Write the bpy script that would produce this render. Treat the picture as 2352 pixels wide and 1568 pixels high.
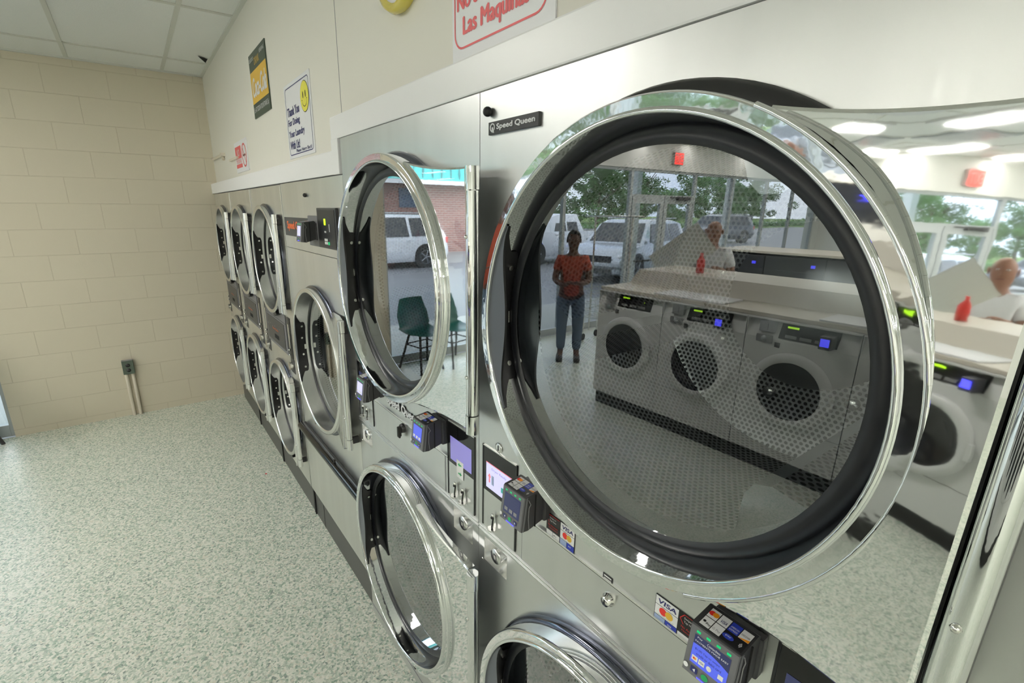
import bpy, bmesh, math, random
from math import pi, sin, cos, tan, radians as rad, sqrt, atan2
from mathutils import Vector, Matrix
from mathutils.geometry import delaunay_2d_cdt
random.seed(7)
S = bpy.context.scene
COL = S.collection
for o in list(bpy.data.objects): bpy.data.objects.remove(o)

# ---------------------------------------------------------------- camera, sky, exposure
CAMH = 1.83
cam_d = bpy.data.cameras.new('camera'); cam = bpy.data.objects.new('camera', cam_d); COL.objects.link(cam)
yaw, pit, rol = rad(-35.4), rad(-15.97), rad(.36)
fw = Vector((cos(yaw)*cos(pit), sin(yaw)*cos(pit), sin(pit)))
rt = Vector((sin(yaw), -cos(yaw), 0)); up = rt.cross(fw)
rt, up = cos(rol)*rt + sin(rol)*up, -sin(rol)*rt + cos(rol)*up
cam.matrix_world = Matrix(((rt.x, up.x, -fw.x, 0), (rt.y, up.y, -fw.y, .655), (rt.z, up.z, -fw.z, CAMH), (0, 0, 0, 1)))
cam_d.sensor_width = 36; cam_d.lens = 36*1113.63/2352
cam_d.shift_x = (1176-1113.5)/2352; cam_d.shift_y = (799.7-784)/2352
cam_d.clip_start = .02; cam_d.clip_end = 400
S.camera = cam
S.view_settings.view_transform = 'Standard'; S.view_settings.look = 'None'
S.view_settings.gamma = 1; S.view_settings.exposure = 0.12; S.view_settings.use_curve_mapping = False
SKY = 3.5
LAMP = 30.0
w = bpy.data.worlds.new('overcast_sky'); S.world = w; w.use_nodes = True
nt = w.node_tree; bg = nt.nodes['Background']; bg.inputs[1].default_value = SKY
tc = nt.nodes.new('ShaderNodeTexCoord'); nz = nt.nodes.new('ShaderNodeTexNoise'); cr = nt.nodes.new('ShaderNodeValToRGB')
nz.inputs['Scale'].default_value = 2.2; nz.inputs['Detail'].default_value = 5
cr.color_ramp.elements[0].color = (.62, .74, .95, 1); cr.color_ramp.elements[0].position = .35
cr.color_ramp.elements[1].color = (.95, .98, 1, 1); cr.color_ramp.elements[1].position = .6
nt.links.new(tc.outputs['Generated'], nz.inputs['Vector']); nt.links.new(nz.outputs[0], cr.inputs[0]); nt.links.new(cr.outputs[0], bg.inputs[0])
S.cycles.max_bounces = 10; S.cycles.glossy_bounces = 7; S.cycles.transparent_max_bounces = 14; S.cycles.diffuse_bounces = 4
S.cycles.sample_clamp_indirect = 6; S.cycles.caustics_reflective = False
try: S.cycles.use_denoising = True
except Exception: pass

# ---------------------------------------------------------------- materials
MAT = {}
def mat(name, col=(.8, .8, .8), rough=.5, metal=0., emis=None, es=1., coat=0., spec=.5, bump=None, bscale=50., bdist=.002, var=None, aniso=0.):
    if name in MAT: return MAT[name]
    m = bpy.data.materials.new(name); m.use_nodes = True; n = m.node_tree; b = n.nodes['Principled BSDF']
    b.inputs['Base Color'].default_value = (*col, 1); b.inputs['Roughness'].default_value = rough; b.inputs['Metallic'].default_value = metal
    b.inputs['Coat Weight'].default_value = coat; b.inputs['Specular IOR Level'].default_value = spec
    if emis:
        b.inputs['Emission Color'].default_value = (*emis, 1); b.inputs['Emission Strength'].default_value = es
    if aniso: b.inputs['Anisotropic'].default_value = aniso
    if bump or var:
        t = n.nodes.new('ShaderNodeTexCoord'); z = n.nodes.new('ShaderNodeTexNoise'); z.inputs['Scale'].default_value = bscale; z.inputs['Detail'].default_value = 4
        n.links.new(t.outputs['Object'], z.inputs['Vector'])
        if bump:
            bp = n.nodes.new('ShaderNodeBump'); bp.inputs['Strength'].default_value = bump; bp.inputs['Distance'].default_value = bdist
            n.links.new(z.outputs[0], bp.inputs['Height']); n.links.new(bp.outputs[0], b.inputs['Normal'])
        if var:
            mx = n.nodes.new('ShaderNodeMix'); mx.data_type = 'RGBA'; mx.inputs[6].default_value = (*col, 1); mx.inputs[7].default_value = (*var, 1)
            n.links.new(z.outputs[0], mx.inputs[0]); n.links.new(mx.outputs[2], b.inputs['Base Color'])
    MAT[name] = m; return m

def steel(name, col, rough, grain=.05, stretch=(60, 60, 2)):
    m = mat(name, col, rough, 1.0); n = m.node_tree; b = n.nodes['Principled BSDF']
    t = n.nodes.new('ShaderNodeTexCoord'); mp = n.nodes.new('ShaderNodeMapping'); mp.inputs['Scale'].default_value = stretch
    z = n.nodes.new('ShaderNodeTexNoise'); z.inputs['Scale'].default_value = 3; z.inputs['Detail'].default_value = 6
    r = n.nodes.new('ShaderNodeMapRange'); r.inputs[3].default_value = rough-grain; r.inputs[4].default_value = rough+grain
    n.links.new(t.outputs['Object'], mp.inputs[0]); n.links.new(mp.outputs[0], z.inputs['Vector']); n.links.new(z.outputs[0], r.inputs[0]); n.links.new(r.outputs[0], b.inputs['Roughness'])
    mp2 = n.nodes.new('ShaderNodeMapping'); mp2.inputs['Scale'].default_value = (7, 7, .7); z3 = n.nodes.new('ShaderNodeTexNoise'); z3.inputs['Scale'].default_value = 1.3; z3.inputs['Detail'].default_value = 2
    n.links.new(t.outputs['Object'], mp2.inputs[0]); n.links.new(mp2.outputs[0], z3.inputs['Vector'])
    mx = n.nodes.new('ShaderNodeMix'); mx.data_type = 'RGBA'; mx.inputs[6].default_value = (*[c*.88 for c in col], 1); mx.inputs[7].default_value = (*[min(1, c*1.1) for c in col], 1)
    n.links.new(z3.outputs[0], mx.inputs[0]); n.links.new(mx.outputs[2], b.inputs['Base Color'])
    z2 = n.nodes.new('ShaderNodeTexNoise'); z2.inputs['Scale'].default_value = 4.5; n.links.new(t.outputs['Object'], z2.inputs['Vector'])
    bp = n.nodes.new('ShaderNodeBump'); bp.inputs['Strength'].default_value = .25; bp.inputs['Distance'].default_value = .004
    n.links.new(z2.outputs[0], bp.inputs['Height']); n.links.new(bp.outputs[0], b.inputs['Normal'])
    return m
steel('steel_panel', (.72, .725, .72), .34)
steel('steel_far', (.84, .83, .80), .32)
steel('steel_satin', (.88, .88, .87), .24)
steel('drum_steel', (.62, .64, .66), .3)
mat('chrome', (.86, .87, .88), .035, 1.0, bump=.15, bscale=9, bdist=.004)
mat('chrome_plate', (.86, .87, .87), .025, 1.0, bump=.05, bscale=9, bdist=.002)
mat('grip', (.10, .11, .13), .4)
mat('dark_chrome', (.16, .17, .22), .12, 1.0)
mat('chrome_small', (.8, .79, .76), .12, 1.0)
mat('rubber', (.012, .013, .017), .38, bump=.3, bscale=60, bdist=.001)
mat('black', (.012, .012, .013), .35)
mat('black_gloss', (.006, .006, .007), .08)
mat('hub_black', (.02, .02, .022), .3)
mat('charcoal', (.045, .045, .048), .4)
mat('bezel', (.16, .16, .17), .42)
mat('bezel_light', (.28, .28, .29), .4)
mat('kick', (.075, .073, .07), .42, bump=.2, bscale=12)
mat('dark_hole', (.004, .004, .004), .8)
mat('white', (.86, .86, .86), .4)
mat('trim_white', (.92, .92, .94), .3)
mat('paper_white', (.82, .83, .86), .35)
mat('red', (.72, .03, .03), .4); mat('sign_red', (.78, .10, .11), .4)
mat('orange', (.85, .16, .04), .5); mat('yellow', (.86, .80, .10), .4); mat('amber', (.80, .50, .06), .4)
mat('navy', (.03, .035, .16), .4); mat('blue', (.03, .06, .5), .35); mat('dark_green', (.05, .075, .055), .4)
mat('green', (.02, .4, .13), .4); mat('orange_dot', (.95, .35, .02), .4); mat('red_dot', (.85, .04, .03), .4)
mat('grey_text', (.3, .3, .32), .5); mat('blue_pale', (.4, .5, .75), .4)
mat('green_led', (.0, .3, .1), .4, emis=(.0, .8, .25), es=.5)
mat('lcd_blue', (.02, .03, .2), .25, emis=(.10, .14, .75), es=.85)
mat('lcd_dark', (.01, .012, .03), .12, emis=(.05, .06, .16), es=.5)
mat('lcd_violet', (.1, .1, .3), .15, emis=(.30, .26, .62), es=.6)
mat('lcd_pale', (.3, .3, .4), .2, emis=(.62, .60, .92), es=.8)
mat('lcd_bluebright', (.02, .02, .3), .2, emis=(.08, .08, 1.0), es=2.2)
mat('led_yellowgreen', (.3, .5, 0), .3, emis=(.45, .9, .02), es=1.6)
mat('led_pink', (.5, .1, .1), .3, emis=(.8, .25, .3), es=.6)
mat('exit_red', (.6, .02, .02), .4, emis=(1, .05, .03), es=2.2)
mat('exit_face', (.35, .3, .28), .5)
mat('lamp_diffuser', (.9, .9, .9), .5, emis=(1, .97, .90), es=LAMP)
mat('wall_cream', (.80, .78, .71), .5, bump=.08, bscale=120)
mat('wall_back', (.80, .80, .77), .55)
mat('tile_white', (.87, .88, .86), .8, bump=.5, bscale=140, bdist=.002, var=(.80, .82, .80))
mat('tee_bar', (.66, .67, .62), .5)
mat('alu', (.42, .45, .46), .35, .15)
mat('pvc', (.72, .66, .55), .4)
mat('outlet_green', (.10, .13, .10), .5)
mat('brass_tip', (.7, .6, .35), .3, .8)
mat('skin_dark', (.10, .045, .028), .45); mat('hair', (.008, .007, .007), .6)
mat('lip', (.16, .05, .045), .5); mat('skin_brown', (.26, .125, .08), .4)
mat('cloth_white', (.72, .73, .76), .8, bump=.5, bscale=12, bdist=.02)
mat('cloth_orange', (.36, .06, .03), .8, bump=.4, bscale=10, bdist=.02)
mat('denim', (.09, .13, .2), .8); mat('shoe', (.05, .05, .05), .6); mat('trouser_dark', (.05, .05, .06), .8)
mat('washer_white', (.78, .79, .79), .3, coat=.2)
mat('laminate_beige', (.62, .58, .50), .4)
mat('tub_glass', (.02, .02, .022), .06)
mat('chair_green', (.01, .09, .075), .3); mat('teal', (.08, .55, .52), .45)
mat('car_white', (.80, .82, .86), .12, coat=.8); mat('car_silver', (.50, .53, .56), .18, .4, coat=.6); mat('car_dark', (.03, .04, .06), .15, coat=.8)
mat('car_glass', (.02, .025, .035), .06); mat('tyre', (.015, .015, .015), .7); mat('alloy', (.35, .36, .38), .3, .8)
mat('asphalt', (.17, .175, .185), .45, bump=.3, bscale=40, var=(.22, .225, .24))
mat('concrete', (.48, .48, .46), .6, var=(.40, .40, .39)); mat('road', (.33, .34, .36), .5)
mat('grass', (.10, .22, .03), .8, var=(.2, .30, .05), bscale=3)
mat('leaf', (.035, .13, .02), .6, var=(.10, .24, .05), bscale=1.5); mat('bark', (.1, .07, .05), .8)
mat('sign_dark', (.02, .03, .03), .4); mat('post_white', (.75, .76, .76), .5)
mat('clock_yellow', (.72, .60, .10), .18, coat=.6); mat('towel', (.66, .68, .64), .9, bump=.5, bscale=25, bdist=.01)
mat('bottle_red', (.7, .04, .03), .2); mat('dryer_side', (.55, .55, .54), .5)

def glass_mat(name, tint, refl, rough=0.):
    m = bpy.data.materials.new(name); m.use_nodes = True; n = m.node_tree; n.nodes.clear()
    o = n.nodes.new('ShaderNodeOutputMaterial'); mx = n.nodes.new('ShaderNodeMixShader')
    t = n.nodes.new('ShaderNodeBsdfTransparent'); g = n.nodes.new('ShaderNodeBsdfGlossy'); a = n.nodes.new('ShaderNodeMath')
    t.inputs[0].default_value = (*tint, 1); g.inputs['Roughness'].default_value = rough; g.inputs[0].default_value = (.97, .98, 1, 1)
    lw = n.nodes.new('ShaderNodeLayerWeight'); lw.inputs[0].default_value = .5; pw = n.nodes.new('ShaderNodeMath'); pw.operation = 'POWER'; pw.inputs[1].default_value = 4.0
    a.operation = 'ADD'; a.inputs[1].default_value = refl; a.use_clamp = True
    n.links.new(lw.outputs['Facing'], pw.inputs[0]); n.links.new(pw.outputs[0], a.inputs[0]); n.links.new(a.outputs[0], mx.inputs[0]); n.links.new(t.outputs[0], mx.inputs[1]); n.links.new(g.outputs[0], mx.inputs[2]); n.links.new(mx.outputs[0], o.inputs[0])
    MAT[name] = m; return m
glass_mat('door_glass', (.66, .69, .70), .26)
glass_mat('window_glass', (.95, .97, .97), .06)

def perforated():
    m = bpy.data.materials.new('perforated_steel'); m.use_nodes = True; n = m.node_tree; b = n.nodes['Principled BSDF']
    b.inputs['Metallic'].default_value = 1; b.inputs['Roughness'].default_value = .34
    uv = n.nodes.new('ShaderNodeUVMap')
    def vm(op, a, bb=None):
        v = n.nodes.new('ShaderNodeVectorMath'); v.operation = op
        if hasattr(a, 'links'): n.links.new(a, v.inputs[0])
        else: v.inputs[0].default_value = a
        if bb is not None:
            if hasattr(bb, 'links'): n.links.new(bb, v.inputs[1])
            else: v.inputs[1].default_value = bb
        return v
    p = .0135
    s = vm('MULTIPLY', uv.outputs[0], (1/p, 1/(p*1.732), 0)).outputs[0]
    ds = []
    for off in ((0, 0, 0), (.5, .5, 0)):
        f = vm('FRACTION', vm('ADD', s, off).outputs[0]).outputs[0]
        c = vm('MULTIPLY', vm('SUBTRACT', f, (.5, .5, 0)).outputs[0], (1, 1.732, 0)).outputs[0]
        ds.append(vm('LENGTH', c).outputs['Value'])
    mn = n.nodes.new('ShaderNodeMath'); mn.operation = 'MINIMUM'; n.links.new(ds[0], mn.inputs[0]); n.links.new(ds[1], mn.inputs[1])
    r = n.nodes.new('ShaderNodeMapRange'); r.inputs[1].default_value = .29; r.inputs[2].default_value = .35; n.links.new(mn.outputs[0], r.inputs[0])
    mx = n.nodes.new('ShaderNodeMix'); mx.data_type = 'RGBA'; mx.inputs[6].default_value = (.006, .006, .007, 1); mx.inputs[7].default_value = (.62, .63, .64, 1)
    n.links.new(r.outputs[0], mx.inputs[0]); n.links.new(mx.outputs[2], b.inputs['Base Color']); MAT['perforated'] = m
perforated()

def floor_mat():
    m = bpy.data.materials.new('floor_flake_vinyl'); m.use_nodes = True; n = m.node_tree; b = n.nodes['Principled BSDF']
    t = n.nodes.new('ShaderNodeTexCoord'); nz = n.nodes.new('ShaderNodeTexNoise'); nz.inputs['Scale'].default_value = 55; nz.inputs['Detail'].default_value = 3
    mm = n.nodes.new('ShaderNodeVectorMath'); mm.operation = 'MULTIPLY_ADD'; mm.inputs[1].default_value = (.016, .016, .0)
    n.links.new(t.outputs['Object'], nz.inputs['Vector']); n.links.new(nz.outputs['Color'], mm.inputs[0]); n.links.new(t.outputs['Object'], mm.inputs[2])
    out = None
    def vor(sc):
        v = n.nodes.new('ShaderNodeTexVoronoi'); v.inputs['Scale'].default_value = sc; n.links.new(mm.outputs[0], v.inputs['Vector'])
        sp = n.nodes.new('ShaderNodeSeparateColor'); n.links.new(v.outputs['Color'], sp.inputs[0]); return sp
    v1 = vor(120); v2 = vor(170)
    c1 = n.nodes.new('ShaderNodeValToRGB'); c1.color_ramp.interpolation = 'CONSTANT'; e = c1.color_ramp.elements
    e[0].position = 0; e[0].color = (.27, .40, .31, 1); e[1].position = .08; e[1].color = (.46, .56, .46, 1)
    for p_, c_ in ((.22, (.62, .68, .58, 1)), (.34, (.80, .83, .74, 1)), (.52, (.94, .92, .84, 1)), (.82, (.52, .56, .50, 1)), (.89, (.80, .75, .65, 1)), (.955, (.20, .25, .23, 1))):
        x = e.new(p_); x.color = c_
    c2 = n.nodes.new('ShaderNodeValToRGB'); c2.color_ramp.interpolation = 'CONSTANT'; e = c2.color_ramp.elements
    e[0].position = 0; e[0].color = (.48, .57, .46, 1); e[1].position = .3; e[1].color = (.76, .80, .70, 1)
    for p_, c_ in ((.6, (.52, .57, .50, 1)), (.85, (.30, .38, .32, 1))):
        x = e.new(p_); x.color = c_
    mx = n.nodes.new('ShaderNodeMix'); mx.data_type = 'RGBA'; mx.inputs[0].default_value = .30
    n.links.new(v1.outputs[0], c1.inputs[0]); n.links.new(v2.outputs[1], c2.inputs[0]); n.links.new(c1.outputs[0], mx.inputs[6]); n.links.new(c2.outputs[0], mx.inputs[7])
    n.links.new(mx.outputs[2], b.inputs['Base Color'])
    b.inputs['Roughness'].default_value = .33; b.inputs['Specular IOR Level'].default_value = .55
    MAT['floor'] = m
floor_mat()

def block_mat(name, axis, c1, c2, mort, bw, rh, off, msize, sx=0.):
    m = bpy.data.materials.new(name); m.use_nodes = True; n = m.node_tree; b = n.nodes['Principled BSDF']
    t = n.nodes.new('ShaderNodeTexCoord'); sp = n.nodes.new('ShaderNodeSeparateXYZ'); cb = n.nodes.new('ShaderNodeCombineXYZ')
    n.links.new(t.outputs['Object'], sp.inputs[0]); n.links.new(sp.outputs[axis], cb.inputs[0]); n.links.new(sp.outputs['Z'], cb.inputs[1])
    ad = n.nodes.new('ShaderNodeVectorMath'); ad.operation = 'ADD'; ad.inputs[1].default_value = (sx, off, 0); n.links.new(cb.outputs[0], ad.inputs[0])
    br = n.nodes.new('ShaderNodeTexBrick'); br.inputs['Scale'].default_value = 1; br.inputs['Brick Width'].default_value = bw; br.inputs['Row Height'].default_value = rh
    br.inputs['Mortar Size'].default_value = msize; br.inputs['Mortar Smooth'].default_value = .6
    br.inputs['Color1'].default_value = (*c1, 1); br.inputs['Color2'].default_value = (*c2, 1); br.inputs['Mortar'].default_value = (*mort, 1)
    n.links.new(ad.outputs[0], br.inputs['Vector']); n.links.new(br.outputs['Color'], b.inputs['Base Color'])
    bp = n.nodes.new('ShaderNodeBump'); bp.inputs['Strength'].default_value = .5; bp.inputs['Distance'].default_value = .005; bp.invert = True
    n.links.new(br.outputs['Fac'], bp.inputs['Height'])
    nz = n.nodes.new('ShaderNodeTexNoise'); nz.inputs['Scale'].default_value = 90; n.links.new(t.outputs['Object'], nz.inputs['Vector'])
    b2 = n.nodes.new('ShaderNodeBump'); b2.inputs['Strength'].default_value = .25; b2.inputs['Distance'].default_value = .002
    n.links.new(nz.outputs[0], b2.inputs['Height']); n.links.new(bp.outputs[0], b2.inputs['Normal']); n.links.new(b2.outputs[0], b.inputs['Normal'])
    b.inputs['Roughness'].default_value = .55
    MAT[name] = m
block_mat('block_cream', 'Y', (.685, .625, .50), (.67, .61, .485), (.625, .565, .445), .40, .20, -.0565+.2, .0035, sx=-.03)
block_mat('brick_red', 'Y', (.36, .15, .12), (.28, .12, .10), (.45, .40, .37), .30, .10, 0, .012)

# ---------------------------------------------------------------- mesh builder
_txt = {}
def text_geo(s):
    if s in _txt: return _txt[s]
    cu = bpy.data.curves.new('t', 'FONT'); cu.body = s; cu.size = 1; cu.resolution_u = 3
    o = bpy.data.objects.new('t', cu); COL.objects.link(o)
    dg = bpy.context.evaluated_depsgraph_get(); dg.update(); me = o.evaluated_get(dg).to_mesh()
    vs = [v.co.to_2d() for v in me.vertices]; fs = [tuple(p.vertices) for p in me.polygons]
    bpy.data.objects.remove(o); bpy.data.curves.remove(cu)
    x0 = min(v.x for v in vs); x1 = max(v.x for v in vs); y0 = min(v.y for v in vs); y1 = max(v.y for v in vs)
    _txt[s] = ([((v.x-x0), (v.y-y0)) for v in vs], fs, x1-x0, y1-y0); return _txt[s]

class MB:
    def __init__(s): s.v = []; s.f = []; s.m = []; s.sm = []; s.uv = {}
    def face(s, pts, m, smooth=False, uv=None):
        i = len(s.v); s.v += [Vector(p) for p in pts]; s.f.append(tuple(range(i, i+len(pts)))); s.m.append(m); s.sm.append(smooth)
        if uv: s.uv[len(s.f)-1] = uv
        return s
    def raw(s, vs, fs, m, smooth=False, uvs=None):
        i = len(s.v); s.v += [Vector(p) for p in vs]
        for k, f in enumerate(fs):
            s.f.append(tuple(i+j for j in f)); s.m.append(m); s.sm.append(smooth)
            if uvs: s.uv[len(s.f)-1] = [uvs[j] for j in f]
        return s
    def box(s, a, b, m, bev=0., top=None):
        x0, x1 = sorted((a[0], b[0])); y0, y1 = sorted((a[1], b[1])); z0, z1 = sorted((a[2], b[2]))
        if bev:
            bm = bmesh.new(); r = bmesh.ops.create_cube(bm, size=1)
            for v in bm.verts: v.co = Vector(((x0+x1)/2+v.co.x*(x1-x0), (y0+y1)/2+v.co.y*(y1-y0), (z0+z1)/2+v.co.z*(z1-z0)))
            bmesh.ops.bevel(bm, geom=list(bm.edges), offset=min(bev, .45*min(x1-x0, y1-y0, z1-z0)), segments=2, affect='EDGES', profile=.6)
            s.raw([v.co.copy() for v in bm.verts], [[v.index for v in f.verts] for f in bm.faces], m); bm.free(); return s
        vs = [(x, y, z) for x in (x0, x1) for y in (y0, y1) for z in (z0, z1)]
        return s.raw(vs, [(0, 1, 3, 2), (4, 6, 7, 5), (0, 4, 5, 1), (2, 3, 7, 6), (0, 2, 6, 4), (1, 5, 7, 3)], m)
    def lathe(s, c, prof, m, n=96, axis='y', a0=0, a1=2*pi, smooth=True, uvf=None):
        # prof: [(r, d)]; axis y: d along y; z: d along z; x: d along x
        full = abs(a1-a0-2*pi) < 1e-6; vs = []; uvs = []; N = n if full else n+1
        for (r, d) in prof:
            for k in range(N):
                t = a0+(a1-a0)*k/n; p = (r*cos(t), r*sin(t))
                vs.append({'y': (c[0]+p[0], c[1]+d, c[2]+p[1]), 'z': (c[0]+p[0], c[1]+p[1], c[2]+d), 'x': (c[0]+d, c[1]+p[0], c[2]+p[1])}[axis])
        fs = []; fuv = []
        for i in range(len(prof)-1):
            for k in range(n):
                k2 = (k+1) % N
                fs.append((i*N+k, i*N+k2, (i+1)*N+k2, (i+1)*N+k))
                if uvf:
                    t, t2 = a0+(a1-a0)*k/n, a0+(a1-a0)*(k+1)/n
                    fuv.append([uvf(prof[i], t), uvf(prof[i], t2), uvf(prof[i+1], t2), uvf(prof[i+1], t)])
        b = len(s.f); s.raw(vs, fs, m, smooth)
        for j, u in enumerate(fuv): s.uv[b+j] = u
        return s
    def cyl(s, p0, p1, r, m, n=20, r1=None, caps=True):
        p0, p1 = Vector(p0), Vector(p1); d = (p1-p0).normalized(); a = d.orthogonal().normalized(); b = d.cross(a); r1 = r if r1 is None else r1
        vs = [p0+r*(cos(2*pi*k/n)*a+sin(2*pi*k/n)*b) for k in range(n)]+[p1+r1*(cos(2*pi*k/n)*a+sin(2*pi*k/n)*b) for k in range(n)]
        s.raw(vs, [(k, (k+1) % n, n+(k+1) % n, n+k) for k in range(n)], m, True)
        if caps: s.raw(vs[:n], [tuple(range(n))[::-1]], m); s.raw(vs[n:], [tuple(range(n))], m)
        return s
    def tube(s, pts, r, m, n=10):
        for i in range(len(pts)-1): s.cyl(pts[i], pts[i+1], r, m, n)
        return s
    def ball(s, c, r, m, n=16, sc=(1, 1, 1)):
        prof = [(max(1e-4, cos(t)), sin(t)) for t in [(-pi/2+pi*i/(n//2)) for i in range(n//2+1)]]
        b = len(s.v); s.lathe((0, 0, 0), prof, m, n, 'z')
        for v in s.v[b:]: v.x = c[0]+v.x*r*sc[0]; v.y = c[1]+v.y*r*sc[1]; v.z = c[2]+v.z*r*sc[2]
        return s
    def disc(s, c, r, m, n=32, sx=1., nrm=-1):   # disc in xz plane
        return s.face([(c[0]+r*sx*cos(2*pi*k/n), c[1], c[2]+r*sin(2*pi*k/n)) for k in range(n)], m)
    def prism(s, poly, y0, y1, m):           # poly in xz
        n = len(poly); vs = [(p[0], y0, p[1]) for p in poly]+[(p[0], y1, p[1]) for p in poly]
        return s.raw(vs, [tuple(range(n)), tuple(range(2*n-1, n-1, -1))]+[(k, n+k, n+(k+1) % n, (k+1) % n) for k in range(n)], m)
    def rrect(s, x0, z0, x1, z1, r, y, wd, m, seg=6):   # rounded rectangle outline, width wd, at y
        def pts(d):
            o = []
            for cx, cz, a in ((x1-r, z1-r, 0), (x0+r, z1-r, pi/2), (x0+r, z0+r, pi), (x1-r, z0+r, 1.5*pi)):
                for k in range(seg+1): t = a+pi/2*k/seg; o.append((cx+(r-d)*cos(t), y, cz+(r-d)*sin(t)))
            return o
        a, b = pts(0), pts(wd); n = len(a)
        return s.raw(a+b, [(k, (k+1) % n, n+(k+1) % n, n+k) for k in range(n)], m)
    def text(s, t, x, y, z, h, m, wd=None, dep=0., shear=0., ax='y'):  # lower-left at x,z; height h; total width wd
        vs, fs, W, H = text_geo(t); k = h/H; kx = k if wd is None else wd/W
        P = [(x+a*kx+shear*b*k, y, z+b*k) for a, b in vs]
        if ax == 'z': P = [(x+a*kx+shear*b*k, z+b*k, y) for a, b in vs]
        return s.raw(P, fs, m)
    def xf(s, M, i0=0):
        for v in s.v[i0:]: v[:] = (M @ v)[:]
        return s
    def bold(s, t, x, y, z, h, m, wd=None, shear=0., k=.04):
        for i, (dx, dz) in enumerate(((0, 0), (k*h, 0), (-k*h, 0), (0, k*h*.6), (0, -k*h*.6))): s.text(t, x+dx, y-.00004*i, z+dz, h, m, wd, shear=shear)
        return s
    def build(s, name, parent=None, loc=None):
        me = bpy.data.meshes.new(name); me.from_pydata([tuple(v) for v in s.v], [], s.f)
        names = []
        for m in s.m:
            if m not in names: names.append(m)
        for m in names: me.materials.append(MAT[m])
        me.polygons.foreach_set('material_index', [names.index(m) for m in s.m]); me.polygons.foreach_set('use_smooth', s.sm)
        if s.uv:
            ul = me.uv_layers.new(name='UVMap')
            for fi, u in s.uv.items():
                p = me.polygons[fi]
                for j, li in enumerate(p.loop_indices): ul.data[li].uv = u[j]
        me.validate(); me.update()
        o = bpy.data.objects.new(name, me); COL.objects.link(o)
        if parent: o.parent = parent
        if loc: o.location = loc
        return o

def thing(name, label, cat, loc=(0, 0, 0), rz=0, group=None):
    o = bpy.data.objects.new(name, None); COL.objects.link(o); o.location = loc; o.rotation_euler = (0, 0, rz); o.empty_display_size = .1
    tag(o, label, cat, group); return o
def tag(o, label, cat, group=None):
    o['label'] = label; o['category'] = cat
    if group: o['group'] = group
    return o
def struct(o): o['kind'] = 'structure'; return o
def stuff(o, label=None, cat=None):
    o['kind'] = 'stuff'
    if label: o['label'] = label; o['category'] = cat
    return o
def dup(o, parent=None):
    c = o.copy(); COL.objects.link(c)
    if parent: c.parent = parent
    for ch in list(o.children): dup(ch, c)
    return c

# ---------------------------------------------------------------- room shell
XF, YL, XB, YW = 5.22, 13.0, -7.0, -.045      # far wall plane, left end, back wall, bulkhead wall plane
ZC = 2.92
b = MB(); b.box((XB, -1.15, -.1), (XF, YL, 0), 'floor'); struct(b.build('floor'))
b = MB(); b.box((XB, -1.15, ZC), (XF+.0, YL, ZC+.06), 'tile_white')
gx = [4.77-1.22*i for i in range(10)]; gy = [.25+.61*i for i in range(21)]
for x in gx: b.box((x-.013, YW, ZC-.006), (x+.013, YL, ZC), 'tee_bar')
for y in gy: b.box((XB, y-.013, ZC-.005), (XF, y+.013, ZC), 'tee_bar')
b.box((XB, YW, ZC-.012), (XF, YW+.022, ZC), 'tee_bar'); b.box((XF-.022, YW, ZC-.012), (XF, YL, ZC), 'tee_bar')
b.face([(4.60, YW+.03, ZC-.007), (4.55, YW+.10, ZC-.007), (4.72, YW+.03, ZC-.007)], 'dark_hole')
struct(b.build('ceiling'))
b = MB(); b.box((XB, YW-.1, 2.10), (XF, YW, ZC), 'wall_cream'); b.box((1.86, YW-.1, 1.955), (XF, YW, 2.10), 'wall_cream')
b.box((1.905, YW, 2.13), (1.908, YW+.001, ZC), 'grey_text'); b.box((-.9, YW, 2.2), (-.897, YW+.001, ZC), 'grey_text')
b.box((XB, -1.15, 0), (XF, -1.10, ZC), 'wall_back')
struct(b.build('wall_right'))
b = MB(); b.box((XF, -1.15, 0), (XF+.2, 1.70, ZC), 'block_cream'); b.box((XF, 1.70, 2.47), (XF+.2, YL, ZC), 'wall_back')
b.box((XF, 12.72, 0), (XF+.2, YL, 2.47), 'wall_back'); struct(b.build('wall_far'))
b = MB(); b.box((XB-.1, -1.15, 0), (XB, YL, ZC), 'wall_back'); struct(b.build('wall_back'))
b = MB(); b.box((XB, YL, 0), (XF+.2, YL+.1, ZC), 'wall_back'); struct(b.build('wall_left'))
# white trim above the machines
b = MB(); b.box((XB, YW, 2.071), (1.905, .004, 2.148), 'trim_white', .004); struct(b.build('trim_1'))
b = MB(); b.box((1.835, YW, 1.951), (1.905, .006, 2.075), 'trim_white', .004); struct(b.build('trim_2'))
b = MB(); b.box((1.905, YW, 1.952), (XF, .004, 2.037), 'trim_white', .004); struct(b.build('trim_3'))

# storefront along the far wall plane
def window(nm, y0, y1, z0=.10, z1=2.47, rails=()):
    f = MB(); x0, x1, t = XF+.03, XF+.09, .028
    f.box((x0, y0, 0.0), (x1, y0+t, z1), 'alu', .003); f.box((x0, y1-t, 0.0), (x1, y1, z1), 'alu', .003)
    f.box((x0, y0+t, 0 if z0 < 1 else z0-.03), (x1, y1-t, z0), 'alu', .003); f.box((x0, y0+t, z1-.04), (x1, y1-t, z1), 'alu', .003)
    for z in rails: f.box((x0, y0+t, z-.02), (x1, y1-t, z+.02), 'alu', .003)
    o = struct(f.build(nm)); g = MB(); g.box((x0+.027, y0+t, z0), (x0+.033, y1-t, z1-.04), 'window_glass'); struct(g.build('pane', o)); return o
edges = [1.70, 3.0, 4.5, 5.95]; n = 1
for a, c in zip(edges[:-1], edges[1:]): window('window_%d' % n, a, c); n += 1
window('window_%d' % n, 5.95, 7.70, z0=2.08); n += 1
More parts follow.
